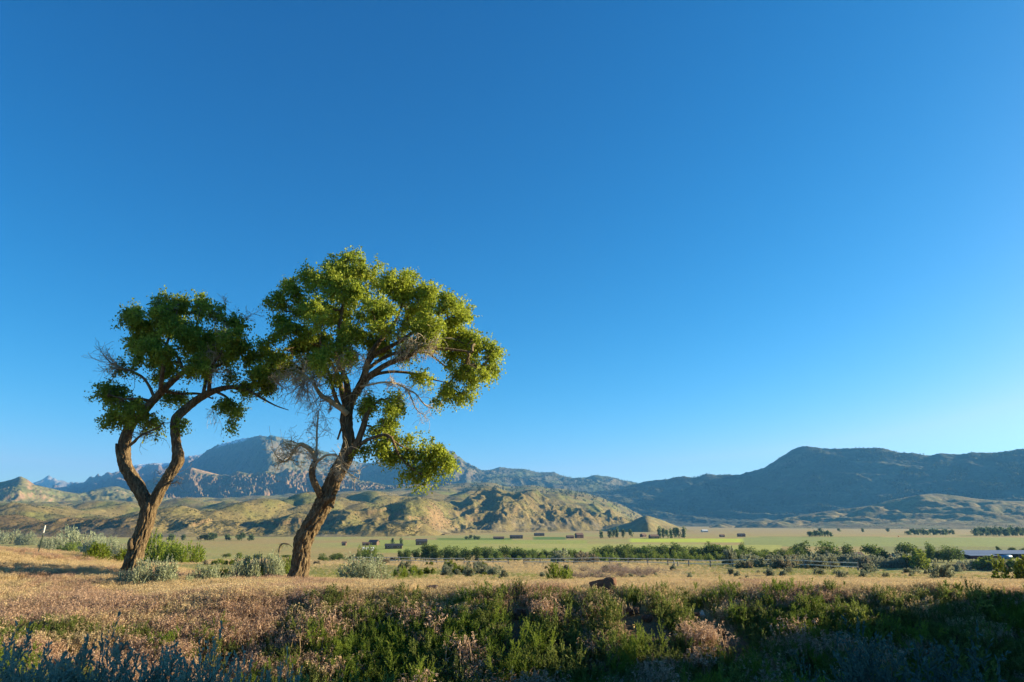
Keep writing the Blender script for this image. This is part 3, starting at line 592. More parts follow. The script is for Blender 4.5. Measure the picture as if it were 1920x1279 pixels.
R_dead = [('dead_branch', [(592, 866, 9, -.4), (590, 856, 9, -.4), (584, 845, 10, -.45), (575, 838, 9, -.5), (563, 832, 7, -.5), (553, 842, 6, -.5), (545, 855, 5, -.5), (536, 866, 4, -.55), (524, 862, 2, -.6), (512, 845, 1.2, -.6)], M_deadbr),
 ('dead_branch', [(590, 868, 7, -.4), (593, 848, 5, -.4), (594, 825, 4, -.4), (594, 808, 4, -.4), (596, 785, 3, -.4), (598, 770, 1.5, -.4)], M_dead),
 ('dead_branch', [(593, 868, 5, -.45), (602, 860, 5, -.6), (614, 853, 4, -.7), (628, 852, 4, -.75), (636, 862, 3.5, -.8), (642, 876, 3, -.8), (655, 888, 2.5, -.85), (672, 898, 1.5, -.9)], M_dead),
 ('dead_branch', [(651, 776, 12, -.2), (642, 768, 11, -.3), (630, 760, 11, -.35), (617, 750, 10, -.4), (606, 744, 9, -.4), (598, 736, 8, -.4), (592, 726, 7, -.4), (588, 718, 6, -.4)], M_deadbr),
 ('dead_branch', [(676, 725, 4, -.5), (700, 720, 4, -.8), (716, 717, 4, -.9), (733, 717, 4, -.9), (751, 722, 4, -.9), (764, 731, 4, -.9), (778, 737, 3, -.9), (791, 753, 3, -.9), (802, 763, 2, -.9), (811, 765, 1.4, -.9)], M_dead),
 ('dead_branch', [(764, 731, 3, -.9), (772, 748, 3, -.9), (781, 768, 2, -.9), (794, 778, 1.2, -.9)], M_dead)]
R_spr = [(586, 712, -.5, 16, .8, .05, (-.3, -.2, 1.0), .008), (575, 715, -.5, 12, .8, .22, (-.7, -.2, -.3), .008), (560, 705, -.3, 8, .7, .05, (-.9, -.2, .3), .009),
 (660, 660, -1.2, 10, .6, .12, (-.2, -.3, -.2), .007), (640, 670, -1.1, 8, .6, .15, (0, -.2, -.5), .007), (775, 640, -1.0, 14, .7, .14, (.3, -.3, -.2), .008), (800, 645, -1.0, 10, .7, .10, (.7, -.2, -.1), .007), (690, 690, -.6, 8, .5, .12, (-.3, -.3, -.2), .007),
 (640, 872, -.7, 12, .5, .1, (-.2, -.5, -.1), .006), (590, 860, -.5, 8, .5, -.02, (.1, -.2, .9), .007), (545, 850, -.55, 12, .65, -.03, (-.6, -.1, .8), .006), (598, 770, -.4, 5, .7, .1, (-.8, 0, .1), .006), (680, 740, -.3, 7, .5, .08, (.1, -.5, .3), .006)]
cottonwood((559, 1091), 'taller cottonwood with a leaning furrowed trunk, sunlit crown and pale dead twigs', R_stems, R_blobs, 5,
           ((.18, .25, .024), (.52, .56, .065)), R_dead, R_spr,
           stubs=[[(613, 938, 14, -.25), (621, 935, 12, -.4), (627, 930, 6, -.5)], [(618, 945, 8, -.25), (625, 952, 4, -.4)], [(642, 800, 5, -.2), (637, 812, 4, -.3), (633, 824, 4, -.3)]])
L_stems = [
 ('trunk', [(238, 1094, 50), (241, 1086, 42), (246, 1070, 36), (252, 1045, 31), (259, 1023, 28), (267, 1000, 27), (273, 980, 27), (277, 965, 28), (279, 952, 29), (278, 944, 24)], 70, .17),
 ('limb', [(280, 962, 24), (277, 948, 25), (270, 934, 24), (261, 917, 24), (250, 900, 23), (240, 884, 24), (234, 868, 24), (232, 852, 24), (233, 834, 22), (236, 818, 20), (241, 805, 19), (248, 794, 18), (258, 783, 17), (274, 767, 16, -.1), (299, 738, 14, -.2), (322, 716, 12, -.2), (347, 695, 10, -.2), (372, 676, 7, -.2), (392, 655, 4, -.1)], 52, .15),
 ('limb', [(278, 962, 20), (287, 946, 21), (298, 923, 21), (306, 909, 20), (316, 893, 20), (326, 878, 21), (333, 866, 22), (335, 855, 22), (332, 840, 18), (329, 820, 17), (328, 800, 17), (328, 790, 17), (333, 780, 17), (342, 772, 16, .1), (360, 757, 16, .2), (380, 743, 15, .2), (402, 733, 12, .2), (432, 726, 9, .1), (465, 733, 6, .1), (493, 748, 4, 0), (520, 762, 2.5, 0), (541, 769, 1.4, 0)], 50, .15),
 ('limb', [(299, 740, 8, -.2), (303, 715, 8, -.5), (306, 690, 7, -.6), (312, 650, 6, -.6), (325, 610, 4, -.5), (334, 575, 2, -.4)], 12, .05),
 ('limb', [(308, 733, 7, -.1), (335, 738, 6, .3), (370, 738, 5, .5), (400, 748, 3, .7)], 10, .05),
 ('limb', [(392, 740, 9, .2), (393, 715, 8, 0), (397, 690, 7, -.1), (415, 660, 5, -.2), (430, 625, 3, -.2)], 12, .05),
 ('limb', [(380, 745, 8, .2), (390, 700, 7, .7), (420, 680, 6, .9), (455, 660, 4, 1)], 12, .05),
 ('limb', [(285, 753, 7, -.1), (262, 748, 6, -.4), (235, 748, 4, -.5), (205, 740, 2, -.5)], 10, .05),
 ('limb', [(345, 697, 7, -.2), (330, 665, 6, .3), (300, 635, 5, .6), (270, 605, 3, .7)], 10, .05),
 ('limb', [(402, 733, 6, .2), (425, 745, 5, .1), (440, 765, 3, 0), (447, 785, 2, 0)], 8, .04)]
L_blobs = [(252, 598, 32, 32, 0), (262, 585, 26, 22, .4), (298, 588, 34, 28, -.3), (342, 568, 36, 26, .3), (300, 566, 24, 16, 0), (385, 570, 26, 16, .2), (330, 595, 34, 30, -.6), (392, 588, 34, 26, 0), (432, 600, 22, 28, .2), (275, 632, 44, 36, .4), (340, 635, 52, 40, -.6), (400, 635, 44, 36, .6), (448, 650, 32, 30, -.2), (478, 665, 26, 26, .2), (252, 662, 20, 22, -.2), (300, 682, 42, 30, .6), (360, 690, 42, 28, -.8), (420, 690, 42, 24, .8), (478, 705, 34, 26, -.2), (520, 720, 36, 16, .2), (500, 690, 30, 24, .6), (450, 725, 32, 16, .4), (235, 690, 18, 12, -.4), (380, 665, 46, 30, .9), (300, 650, 44, 34, -.9), (430, 640, 36, 30, -.6), (320, 610, 44, 30, .8),
 (208, 748, 30, 28, -.3), (240, 745, 32, 26, .3), (270, 765, 26, 26, -.4), (232, 775, 34, 18, 0), (290, 785, 20, 20, .2), (188, 728, 12, 12, -.2), (200, 782, 12, 12, 0), (303, 800, 14, 8, 0), (322, 738, 26, 16, .6), (352, 745, 16, 12, .6), (342, 795, 12, 14, -.1), (425, 755, 22, 18, 0), (442, 778, 18, 18, 0), (430, 800, 12, 10, 0)]
L_dead = [('dead_branch', [(290, 748, 6, -.2), (280, 725, 6, -.3), (266, 706, 5, -.4), (248, 697, 4, -.5), (228, 690, 4, -.5), (212, 683, 3, -.5), (199, 672, 2, -.5), (190, 660, 1.2, -.5)], M_branch),
 ('dead_branch', [(243, 835, 6, -.1), (251, 829, 6, -.2), (262, 818, 5, -.3), (278, 810, 4, -.3), (300, 800, 3, -.3)], M_branch),
 ('dead_branch', [(305, 912, 5, -.2), (315, 906, 4, -.3), (324, 901, 3, -.35)], M_branch)]
L_spr = [(222, 688, -.5, 10, .6, .0, (-.9, 0, .2), .007), (440, 640, 0, 7, .7, 0, (.5, 0, 1), .007), (395, 690, -.2, 8, .7, .1, (.2, -.3, .3), .007), (425, 580, 0, 2, .5, 0, (.2, 0, 1.2), .006), (455, 600, 0, 3, .6, 0, (.6, 0, 1.0), .005), (400, 760, 0, 4, .6, .15, (.1, 0, -.8), .005), (520, 715, -.2, 10, .6, .03, (-.1, -.4, .1), .008)]
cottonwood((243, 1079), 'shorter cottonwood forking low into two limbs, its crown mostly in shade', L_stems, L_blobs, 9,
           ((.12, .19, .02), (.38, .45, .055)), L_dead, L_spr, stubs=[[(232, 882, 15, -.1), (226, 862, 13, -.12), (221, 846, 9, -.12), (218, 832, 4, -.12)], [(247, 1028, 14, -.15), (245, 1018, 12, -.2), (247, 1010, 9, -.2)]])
# ------------------------------------------------------------------ plants near and far
M_sage = leaf_mat('sagebrush_leaf', .32, .75, .18)
M_green = leaf_mat('green_leaf', .38, .6, .2)
M_grass = leaf_mat('dry_grass', .35, .7, .22)
M_stem = plain_mat('woody_stem', (.16, .12, .085), .9, 12, .7, 1.3, 0, .01, .1)
M_greystem = plain_mat('grey_brush', (.24, .19, .165), .9, 12, .7, 1.3, 0, .01, .1)
def strips(P, D, S, ln, wd, tip=.15):
    """flat narrow leaves: base P, axis D, side S"""
    ln = ln[:, None]; wd = wd[:, None]
    V = np.stack([P - S * wd * .25, P + S * wd * .25, P + D * ln * .6 + S * wd * .5, P + D * ln, P + D * ln * .6 - S * wd * .5], 1)
    n = len(P); i = np.arange(n)[:, None] * 5
    return V.reshape(-1, 3), np.concatenate([i + np.array([[0, 1, 2, 4]]), i + np.array([[4, 2, 3, 3]])], 0)
def fix_mesh(name, V, Q, colr, smooth=False):
    quad = Q[Q[:, 2] != Q[:, 3]]; tri = Q[Q[:, 2] == Q[:, 3]][:, :3]; me = bpy.data.meshes.new(name)
    loops = np.concatenate([quad.ravel(), tri.ravel()]).astype(np.int32); st = np.concatenate([np.arange(len(quad)) * 4, len(quad) * 4 + np.arange(len(tri)) * 3]).astype(np.int32)
    me.vertices.add(len(V)); me.vertices.foreach_set('co', V.astype(np.float32).ravel()); me.loops.add(len(loops)); me.loops.foreach_set('vertex_index', loops)
    me.polygons.add(len(st)); me.polygons.foreach_set('loop_start', st)
    a = me.color_attributes.new('Col', 'FLOAT_COLOR', 'POINT'); c4 = np.ones((len(V), 4), np.float32); c4[:, :3] = colr; a.data.foreach_set('color', c4.ravel())
    me.update(calc_edges=True); me.validate(); return me
def unit(v): return v / (np.linalg.norm(v, axis=-1, keepdims=True) + 1e-9)
def shoots_mesh(name, tips, dirs, slen, per, ln, wd, c0, c1, seed, spread=.55, stem_c=(.2, .17, .12)):
    g = np.random.default_rng(seed); n = len(tips)
    t = np.tile(np.linspace(0, 1, per), n); base = np.repeat(tips - dirs * slen[:, None], per, 0) + np.repeat(dirs * slen[:, None], per, 0) * t[:, None]
    D = unit(np.repeat(dirs, per, 0) + g.normal(size=(n * per, 3)) * spread); S = unit(np.cross(D, g.normal(size=D.shape)))
    V, Q = strips(base, D, S, ln * g.uniform(.6, 1.25, n * per) * (1 - .35 * t), wd * g.uniform(.7, 1.2, n * per))
    k = np.repeat(g.random(n), per) * .6 + g.random(n * per) * .4
    c = np.asarray(c0)[None] * (1 - k[:, None]) + np.asarray(c1)[None] * k[:, None]
    return fix_mesh(name, V, Q, np.repeat(c, 5, 0))
def dome(n, seed, w, h, lobes=6, upright=.9):
    """tips of shoots over an uneven dome made of a few lobes"""
    g = np.random.default_rng(seed); L = [(g.normal() * w * .22, g.normal() * w * .22, g.uniform(.62, 1.0)) for _ in range(lobes)]
    T = []; Dr = []
    while len(T) < n:
        lx, ly, s = L[g.integers(lobes)]; th = g.uniform(0, 2 * math.pi); ph = math.acos(g.uniform(.02, 1)); r = g.uniform(.55, 1.0) ** .6
        d = np.array([math.sin(ph) * math.cos(th), math.sin(ph) * math.sin(th), math.cos(ph)])
        p = np.array([lx, ly, 0]) + d * r * s * np.array([w * .36, w * .36, h]); p[2] = max(p[2], h * .10)
        T.append(p); Dr.append(unit(d * np.array([.8, .8, .5]) + np.array([0, 0, upright]) + g.normal(size=3) * .16))
    return np.array(T), np.array(Dr)
def stems_mesh(name, tips, w, seed, n=26, r=.011):
    g = np.random.default_rng(seed); tb = Tubes()
    for t in tips[g.choice(len(tips), n, replace=False)]:
        b = np.array([g.normal() * w * .05, g.normal() * w * .05, -.04]); m = b * .5 + t * .5 + g.normal(size=3) * .05 * w; m[2] *= .8
        tb.add([b, m, t * .96], [r, r * .7, r * .3], 4, cap=False)
    return tb.mesh(name)
def bush_mesh(name, seed, shoots, per, w=1.0, h=.8, ln=.05, wd=.014, c0=(.2, .22, .15), c1=(.3, .32, .22), slen=.22, upright=.9, spread=.55, lobes=6):
    T, D = dome(shoots, seed, w, h, lobes, upright); g = np.random.default_rng(seed + 1)
    return shoots_mesh(name, T, D, slen * g.uniform(.6, 1.2, len(T)), per, ln, wd, c0, c1, seed), stems_mesh(name + '_stems', T, w, seed)
SAGE0, SAGE1 = (.27, .30, .175), (.46, .48, .31)
SAGE = [bush_mesh('sagebrush', 200 + i, 460, 15, wd=.020, upright=1.3, c0=SAGE0, c1=SAGE1) for i in range(5)]
GREENB = [bush_mesh('green_shrub', 230 + i, 320, 15, c0=(.13, .19, .018), c1=(.30, .36, .04), ln=.065, wd=.024, slen=.2) for i in range(3)]
SAGEF = [bush_mesh('far_sage', 250 + i, 170, 10, c0=(.19, .20, .125), c1=(.37, .38, .25), ln=.10, wd=.06, slen=.2, upright=.5, lobes=4) for i in range(5)]
GREENF = [bush_mesh('far_green', 270 + i, 170, 10, c0=(.11, .15, .02), c1=(.25, .28, .04), ln=.10, wd=.06, slen=.2, upright=.5, lobes=4) for i in range(3)]
DEADF = [bush_mesh('dead_brush', 280 + i, 120, 8, c0=(.20, .145, .125), c1=(.33, .25, .20), ln=.10, wd=.014, slen=.3, upright=.3, spread=.9) for i in range(3)]
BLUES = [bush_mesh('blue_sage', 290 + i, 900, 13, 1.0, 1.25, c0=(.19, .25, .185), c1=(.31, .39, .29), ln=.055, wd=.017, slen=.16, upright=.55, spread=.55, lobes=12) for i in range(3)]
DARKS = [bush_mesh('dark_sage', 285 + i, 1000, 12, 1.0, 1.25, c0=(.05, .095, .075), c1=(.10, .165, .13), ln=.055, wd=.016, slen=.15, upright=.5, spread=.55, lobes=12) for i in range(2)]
BROWN = [bush_mesh('brown_sage', 295 + i, 170, 10, c0=(.21, .175, .115), c1=(.35, .31, .21), ln=.10, wd=.06, slen=.2, upright=.5, lobes=4) for i in range(2)]
_bi = [0]
def bush(fam, mat, name, loc, w, h, label, cat, group, stems=True, smat=None):
    i = _bi[0]; _bi[0] += 1; fm, sm = fam[i % len(fam)]
    o = link(name, fm, mat, label=label, cat=cat, group=group, loc=(loc[0], loc[1], loc[2] - .03))
    g = np.random.default_rng(i + 999); o.scale = (w, w * g.uniform(.85, 1.15), h / .66); o.rotation_euler[2] = g.uniform(0, 6.28)
    if stems: link('stems', sm, smat or M_stem, o)
    return o
def bush_px(fam, mat, name, u, v, wpx, hpx, label, cat, group=None, stems=True, smat=None):
    p = on_ground(u, v); m = p[1] / 1325.0
    return bush(fam, mat, name, p, wpx * m * 1.12, hpx * m * 1.18, label, cat, group, stems, smat)
# bushes round the cottonwoods, each told apart by what it stands next to
for u, v, wp, hp, lab in ((292, 1099, 78, 52, 'silvery sagebrush at the foot of the forked cottonwood'), (250, 1098, 40, 30, 'low shaded sagebrush hugging the forked trunk'),
                          (382, 1096, 44, 34, 'small pale sagebrush between the two cottonwoods'), (352, 1097, 30, 22, 'knee-high sagebrush beside the sage clump at the forked cottonwood'),
                          (425, 1094, 26, 16, 'tiny sagebrush tuft between the two cottonwoods'), (470, 1088, 62, 46, 'broad silvery sagebrush just left of the leaning cottonwood'),
                          (508, 1087, 46, 42, 'sagebrush touching the broad one beside the leaning cottonwood'), (705, 1090, 88, 42, 'large rounded sagebrush standing alone right of the leaning trunk'),
                          (147, 1030, 74, 36, 'biggest sagebrush on the grassy rise'), (178, 1036, 50, 26, 'sagebrush joined to the biggest one on the rise'), (92, 1033, 44, 26, 'sagebrush beside the leaning metal post'),
                          (52, 1022, 36, 20, 'sagebrush on the rise behind the leaning post'), (18, 1020, 40, 22, 'sagebrush at the top end of the grassy rise'), (222, 1046, 46, 34, 'sagebrush behind the base of the forked cottonwood'),
                          (52, 1043, 14, 8, 'tiny sagebrush tuft in the grass below the leaning post')):
    bush_px(SAGE, M_sage, 'sagebrush', u, v, wp, hp, lab, 'shrub', 'sagebrush by the cottonwoods')
for u, v, wp, hp, lab in ((288, 1052, 56, 42, 'tall bright green shrub directly behind the forked trunk'), (322, 1054, 34, 26, 'bright green shrub in the middle of three behind the trunk'), (350, 1056, 48, 32, 'rounded bright green shrub farthest from the forked trunk'),
                          (185, 1050, 58, 26, 'low spreading bright green shrub below the biggest sagebrush'), (132, 1035, 34, 14, 'small yellow-green shrub at the foot of the biggest sagebrush'),
                          (405, 1086, 36, 20, 'low yellow-green shrub between the cottonwoods'), (486, 1088, 22, 26, 'yellow-green shrub inside the broad sagebrush'), (532, 1078, 20, 26, 'yellow-green shrub beside the bare snag'),
                          (314, 1092, 22, 22, 'yellow-green sprig behind the silvery sagebrush'), (410, 1058, 24, 8, 'flat green shrub on the open grass'), (757, 1082, 22, 16, 'small yellow-green shrub right of the lone big sagebrush'),
                          (690, 1046, 24, 20, 'yellow-green shrub near the start of the rail fence'), (1047, 1088, 40, 26, 'dark yellow-green shrub near the grey dead brush')):
    bush_px(GREENB, M_green, 'green_shrub', u, v, wp, hp, lab, 'shrub', 'green shrubs')
G_far = 'sagebrush dotting the dry bench'
for u, v, wp, hp in ((1542, 1077, 24, 12), (1578, 1086, 22, 15), (1636, 1077, 27, 17), (1710, 1077, 22, 12), (1371, 1079, 15, 11), (1447, 1080, 17, 13), (1470, 1080, 17, 10), (1476, 1075, 14, 9), (1442, 1071, 10, 6), (947, 1084, 24, 12), (1020, 1082, 16, 9), (1400, 1085, 10, 6)):
    bush_px(SAGEF, M_sage, 'sagebrush', u, v, wp, hp, 'small rounded dark green sagebrush standing alone on the dry bench', 'shrub', G_far, stems=False)
bush_px(SAGEF, M_sage, 'sagebrush', 1765, 1085, 30, 26, 'two-headed dark green sagebrush near the long metal shed', 'shrub', None)
bush_px(GREENF, M_green, 'green_shrub', 1912, 1089, 46, 38, 'big dark green bush on the bench edge nearest the long shed', 'shrub', None)
bush_px(GREENF, M_green, 'green_shrub', 1728, 1066, 58, 30, 'tall olive bush standing above the brush row', 'shrub', None)
bush_px(GREENF, M_green, 'green_shrub', 1842, 1070, 72, 24, 'wide yellow-green bush with a slanting top', 'shrub', None)
bush_px(SAGEF, M_sage, 'sagebrush', 1366, 1059, 36, 26, 'big round sagebrush standing by itself against the rail fence', 'shrub', None)
bush_px(SAGEF, M_sage, 'sagebrush', 1058, 1056, 40, 20, 'two-humped sagebrush before the rail fence', 'shrub', None)
bush_px(BROWN, M_sage, 'sagebrush', 1103, 1056, 40, 17, 'wide olive sagebrush before the rail fence', 'shrub', None)
gR = np.random.default_rng(31)
for k in range(95):                                           # the thicket of brush along the right of the bench
    u = gR.uniform(1385, 1715); v = gR.uniform(1055, 1066); s = gR.uniform(16, 30)
    bush_px(SAGEF if k % 4 else BROWN, M_sage, 'thicket_sagebrush', u, v, s, s * gR.uniform(.55, .75), 'grey-green sagebrush in the thicket along the bench', 'shrub', 'sagebrush thicket on the bench', stems=False)
for k in range(16):
    u = gR.uniform(1790, 1885); v = gR.uniform(1064, 1072); s = gR.uniform(14, 24)
    bush_px(SAGEF if k % 3 else BROWN, M_sage, 'thicket_sagebrush', u, v, s, s * .7, 'grey-green sagebrush in the thicket along the bench', 'shrub', 'sagebrush thicket on the bench', stems=False)
for k in range(34):                                           # small brush right of the big lone sagebrush
    u = gR.uniform(745, 930); v = gR.uniform(1062, 1082); s = gR.uniform(9, 20) * (1.2 if v > 1075 else 1)
    gr = gR.random() < .3
    bush_px(GREENF if gr else SAGEF, M_green if gr else M_sage, 'low_shrub', u, v, s, s * .62, 'low grey-green shrub on the grass behind the big lone sagebrush' if not gr else 'low yellow-green shrub on the grass behind the big lone sagebrush', 'shrub', 'low shrubs behind the lone sagebrush' if not gr else 'low green shrubs behind the lone sagebrush', stems=False)
for k in range(22):
    u = gR.uniform(1075, 1235); v = gR.uniform(1070, 1088); s = gR.uniform(20, 36)
    bush_px(DEADF, M_grass, 'dead_shrub', u, v, s, s * .42, 'leafless purplish-grey shrub on the bench behind the red boulder', 'shrub', 'dead brush behind the boulder', smat=M_greystem)
for k in range(26):
    u = gR.uniform(380, 1000); v = gR.uniform(1050, 1064); s = gR.uniform(7, 16)
    bush_px(GREENF if k % 3 == 0 else BROWN, M_green if k % 3 == 0 else M_sage, 'low_shrub', u, v, s, s * .55, 'small green shrub scattered on the far side of the bench' if k % 3 == 0 else 'small brown shrub scattered on the far side of the bench', 'shrub', 'small green shrubs far across the bench' if k % 3 == 0 else 'small brown shrubs far across the bench', stems=False)
for k in range(40):
    u = gR.uniform(1000, 1900); v = gR.uniform(1066, 1088); s = gR.uniform(7, 16)
    bush_px(SAGEF, M_sage, 'low_shrub', u, v, s, s * .62, 'tiny sage tuft on the open dry bench', 'shrub', 'tiny sage tufts on the bench', stems=False)
# blue-grey sagebrush on the near shoulder of the road
def near_bush(u, Y, vtop, w, label, fam=BLUES, mat=M_sage, name='blue_sagebrush', group='blue-grey sagebrush on the near shoulder'):
    p = at(u, 1279, Y); z = gz(p[0], Y); h = at(u, vtop, Y)[2] - z
    return bush(fam, mat, name, (p[0], Y, z), w * 1.2, h * 1.0 * .8 / 1.25, label, 'shrub', group)
for u, Y, vt, w_ in ((10, 6.9, 1208, .9), (85, 6.3, 1204, .85), (140, 6.6, 1200, .9), (205, 6.2, 1192, .9), (262, 6.5, 1200, .9), (320, 6.2, 1212, .8), (365, 6.5, 1236, .65)):
    near_bush(u, Y, vt, w_, 'blue-grey sagebrush in the shaded clump on the near shoulder')
near_bush(468, 7.0, 1212, .6, 'narrow blue-grey sagebrush standing apart on the near shoulder', group=None)
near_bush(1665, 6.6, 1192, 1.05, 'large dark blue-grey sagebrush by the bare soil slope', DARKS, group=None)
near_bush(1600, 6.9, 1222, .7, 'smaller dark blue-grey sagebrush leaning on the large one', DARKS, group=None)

# ------------------------------------------------------------------ grass and weeds
def grass_clump(name, seed, blades, h, wid, c0, c1, head=None, hn=5, lean=.35):
    g = np.random.default_rng(seed); V = []; Q = []; C = []; n0 = 0
    for b in range(blades):
        p = np.array([g.normal() * wid * .35, g.normal() * wid * .35, -.02]); a = g.uniform(0, 6.283); hh = h * g.uniform(.55, 1.1); ln = g.uniform(.1, lean) * hh
        d = np.array([math.cos(a), math.sin(a), 0]); s = np.array([-d[1], d[0], 0]) * .0032 * g.uniform(.7, 1.6)
        pts = [p, p + d * ln * .25 + np.array([0, 0, hh * .5]), p + d * ln * .7 + np.array([0, 0, hh * .88]), p + d * ln * 1.25 + np.array([0, 0, hh])]
        k = g.random(); c = np.asarray(c0) * (1 - k) + np.asarray(c1) * k
        for i in range(3):
            V += [pts[i] - s * (1 - i * .3), pts[i] + s * (1 - i * .3), pts[i + 1] + s * (.7 - i * .3), pts[i + 1] - s * (.7 - i * .3)]; C += [c] * 4; Q.append([n0, n0 + 1, n0 + 2, n0 + 3]); n0 += 4
        if head is not None:
            for i in range(hn):
                t = g.uniform(.72, 1.05); q = p + d * ln * 1.25 * t + np.array([0, 0, hh * min(t, 1)]) ; e = unit(d * g.uniform(.2, 1) + g.normal(size=3) * .55 + np.array([0, 0, -.35])) * h * .13
                s2 = unit(np.cross(e, g.normal(size=3))) * .0048
                kk = g.random(); c2 = np.asarray(head[0]) * (1 - kk) + np.asarray(head[1]) * kk
                V += [q, q + e * .5 + s2, q + e, q + e * .5 - s2]; C += [c2] * 4; Q.append([n0, n0 + 1, n0 + 2, n0 + 3]); n0 += 4
    return fix_mesh(name, np.array(V), np.array(Q), np.array(C))
def weed_mesh(name, seed, stems, h, wid, c0, c1, leaf=.05, lw=.012, per=26, side=3):
    g = np.random.default_rng(seed); T = []; D = []; L = []
    for s in range(stems):
        p = np.array([g.normal() * wid * .3, g.normal() * wid * .3, 0]); d = unit(np.array([g.normal() * .22, g.normal() * .22, 1.0])); hh = h * g.uniform(.55, 1.1)
        T.append(p + d * hh); D.append(d); L.append(hh * .92)
        for k in range(side):
            t = g.uniform(.3, .8); a = unit(d + g.normal(size=3) * .5); l = hh * (1 - t) * .8; T.append(p + d * hh * t + a * l); D.append(a); L.append(l)
    return shoots_mesh(name, np.array(T), np.array(D), np.array(L), per, leaf, lw, c0, c1, seed, .5)
STR0, STR1 = (.44, .325, .16), (.62, .49, .28); PK0, PK1 = (.42, .26, .175), (.60, .43, .30)
T_tan = [grass_clump('tan_grass', 300 + i, 46, .27, .26, STR0, STR1, (STR1, (.62, .46, .26)), 5) for i in range(3)]
T_pink = [grass_clump('pink_grass', 310 + i, 40, .27, .26, (.36, .24, .14), (.48, .33, .20), (PK0, PK1), 7) for i in range(3)]
T_greeng = [grass_clump('green_grass', 320 + i, 34, .26, .25, (.15, .18, .03), (.30, .30, .07), None) for i in range(2)]
T_weed = [weed_mesh('weed_tuft', 330 + i, 14, .34, .36, (.085, .12, .025), (.24, .27, .075), .04, .009, 20) for i in range(4)]
T_feather = [weed_mesh('feathery_weed', 340 + i, 16, .42, .42, (.105, .165, .02), (.22, .29, .04), .035, .006, 30, 5) for i in range(2)]
def scatter(name, pts, idx, rot, scl, templates, mat, label, cat):
    c = bpy.data.collections.new(name + '_templates')
    for k, me in enumerate(templates):
        if not me.materials: me.materials.append(mat)
        o = bpy.data.objects.new('%s_%02d' % (name, k), me); c.objects.link(o)
    me = bpy.data.meshes.new(name); me.vertices.add(len(pts)); me.vertices.foreach_set('co', np.asarray(pts, np.float32).ravel())
    for nm, ty, ar, key in (('idx', 'INT', idx, 'value'), ('rot', 'FLOAT_VECTOR', rot, 'vector'), ('scl', 'FLOAT', scl, 'value')):
        a = me.attributes.new(nm, ty, 'POINT'); a.data.foreach_set(key, np.asarray(ar, np.int32 if ty == 'INT' else np.float32).ravel())
    o = link(name, me, None, label=label, cat=cat, kind='stuff')
    ng = bpy.data.node_groups.new(name, 'GeometryNodeTree'); ng.interface.new_socket('Geometry', in_out='INPUT', socket_type='NodeSocketGeometry'); ng.interface.new_socket('Geometry', in_out='OUTPUT', socket_type='NodeSocketGeometry')
    i = ng.nodes.new('NodeGroupInput'); u = ng.nodes.new('NodeGroupOutput'); ip = ng.nodes.new('GeometryNodeInstanceOnPoints'); ci = ng.nodes.new('GeometryNodeCollectionInfo')
    ci.inputs['Collection'].default_value = c; ci.inputs['Separate Children'].default_value = True; ci.inputs['Reset Children'].default_value = True
    ip.inputs['Pick Instance'].default_value = True
    def na(nm, ty):
        n = ng.nodes.new('GeometryNodeInputNamedAttribute'); n.data_type = ty; n.inputs['Name'].default_value = nm; return n.outputs['Attribute']
    L = ng.links
    L.new(i.outputs[0], ip.inputs['Points']); L.new(ci.outputs[0], ip.inputs['Instance']); L.new(na('idx', 'INT'), ip.inputs['Instance Index'])
    L.new(na('rot', 'FLOAT_VECTOR'), ip.inputs['Rotation']); L.new(na('scl', 'FLOAT'), ip.inputs['Scale']); L.new(ip.outputs[0], u.inputs[0])
    md = o.modifiers.new('scatter', 'NODES'); md.node_group = ng; return o
gG = np.random.default_rng(77)
def left_weeds(x, y): return sstep(-.06, .16, fbm(x / 2.4, y / 1.6, 3, 39)) * sstep(-10.5, -9, x) * sstep(-2.0, -4.0, x) * sstep(12.4, 11.2, y) * sstep(7.4, 8.4, y)
def sample(n, ymin, ymax, power, amax=.86):
    """points in the view's wedge and a little round it, thinning with distance"""
    t = gG.random(n); y = (ymin ** (1 - power) + t * (ymax ** (1 - power) - ymin ** (1 - power))) ** (1 / (1 - power))
    x = gG.uniform(-amax, amax, n) * (y + 2.5); return x, y
ROCKS = np.array([on_ground(*q)[:2] for q in ((1131, 1119), (812, 1113), (972, 1158), (1185, 1152), (1214, 1166), (1317, 1158), (1352, 1190), (984, 1112))])
def clear(x, y):
    """keep the front of the rocks free"""
    k = np.ones(len(x), bool)
    for rx, ry in ROCKS: k &= ~((np.abs(x - rx) < .28) & (y > ry - .8) & (y < ry + .25))
    return k
def lay(x, y): return np.stack([x, y, ground_z(x, y) - .01], 1)
def rots(n, tilt=.12): return np.stack([gG.normal(size=n) * tilt, gG.normal(size=n) * tilt, gG.uniform(0, 6.283, n)], 1)
x, y = sample(76000, 6.2, 30, 1.05)
left = sstep(-2.2, -5.0, x + .8 * perlin(y / 2, y * 0, 41)); crest = sstep(13.0, 14.2, y + .5 * perlin(x / 2.3, x * 0 + 5.5, 3) + .5 * perlin(x / .9, y / .9, 42))
patch = sstep(.1, .34, fbm(x / 1.1, y / .8, 3, 43)) * .8
prob = np.clip(np.maximum(np.maximum(left * sstep(6.5, 8.5, y), crest), patch * sstep(8.5, 10, y)), 0, 1) * (1 - .55 * sstep(.1, .45, fbm(x / 1.3, y / 1.3, 3, 44)) * (1 - crest))
prob = prob * (1 - (1 - crest) * (1 - (.12 + .88 * sstep(-.05, .22, fbm(x / .8, y / .6, 3, 38)))) * sstep(12.9, 11.8, y))
prob = prob * (1 - .7 * left_weeds(x, y))
k = (gG.random(len(x)) < prob) & clear(x, y); x, y, crest = x[k], y[k], crest[k]
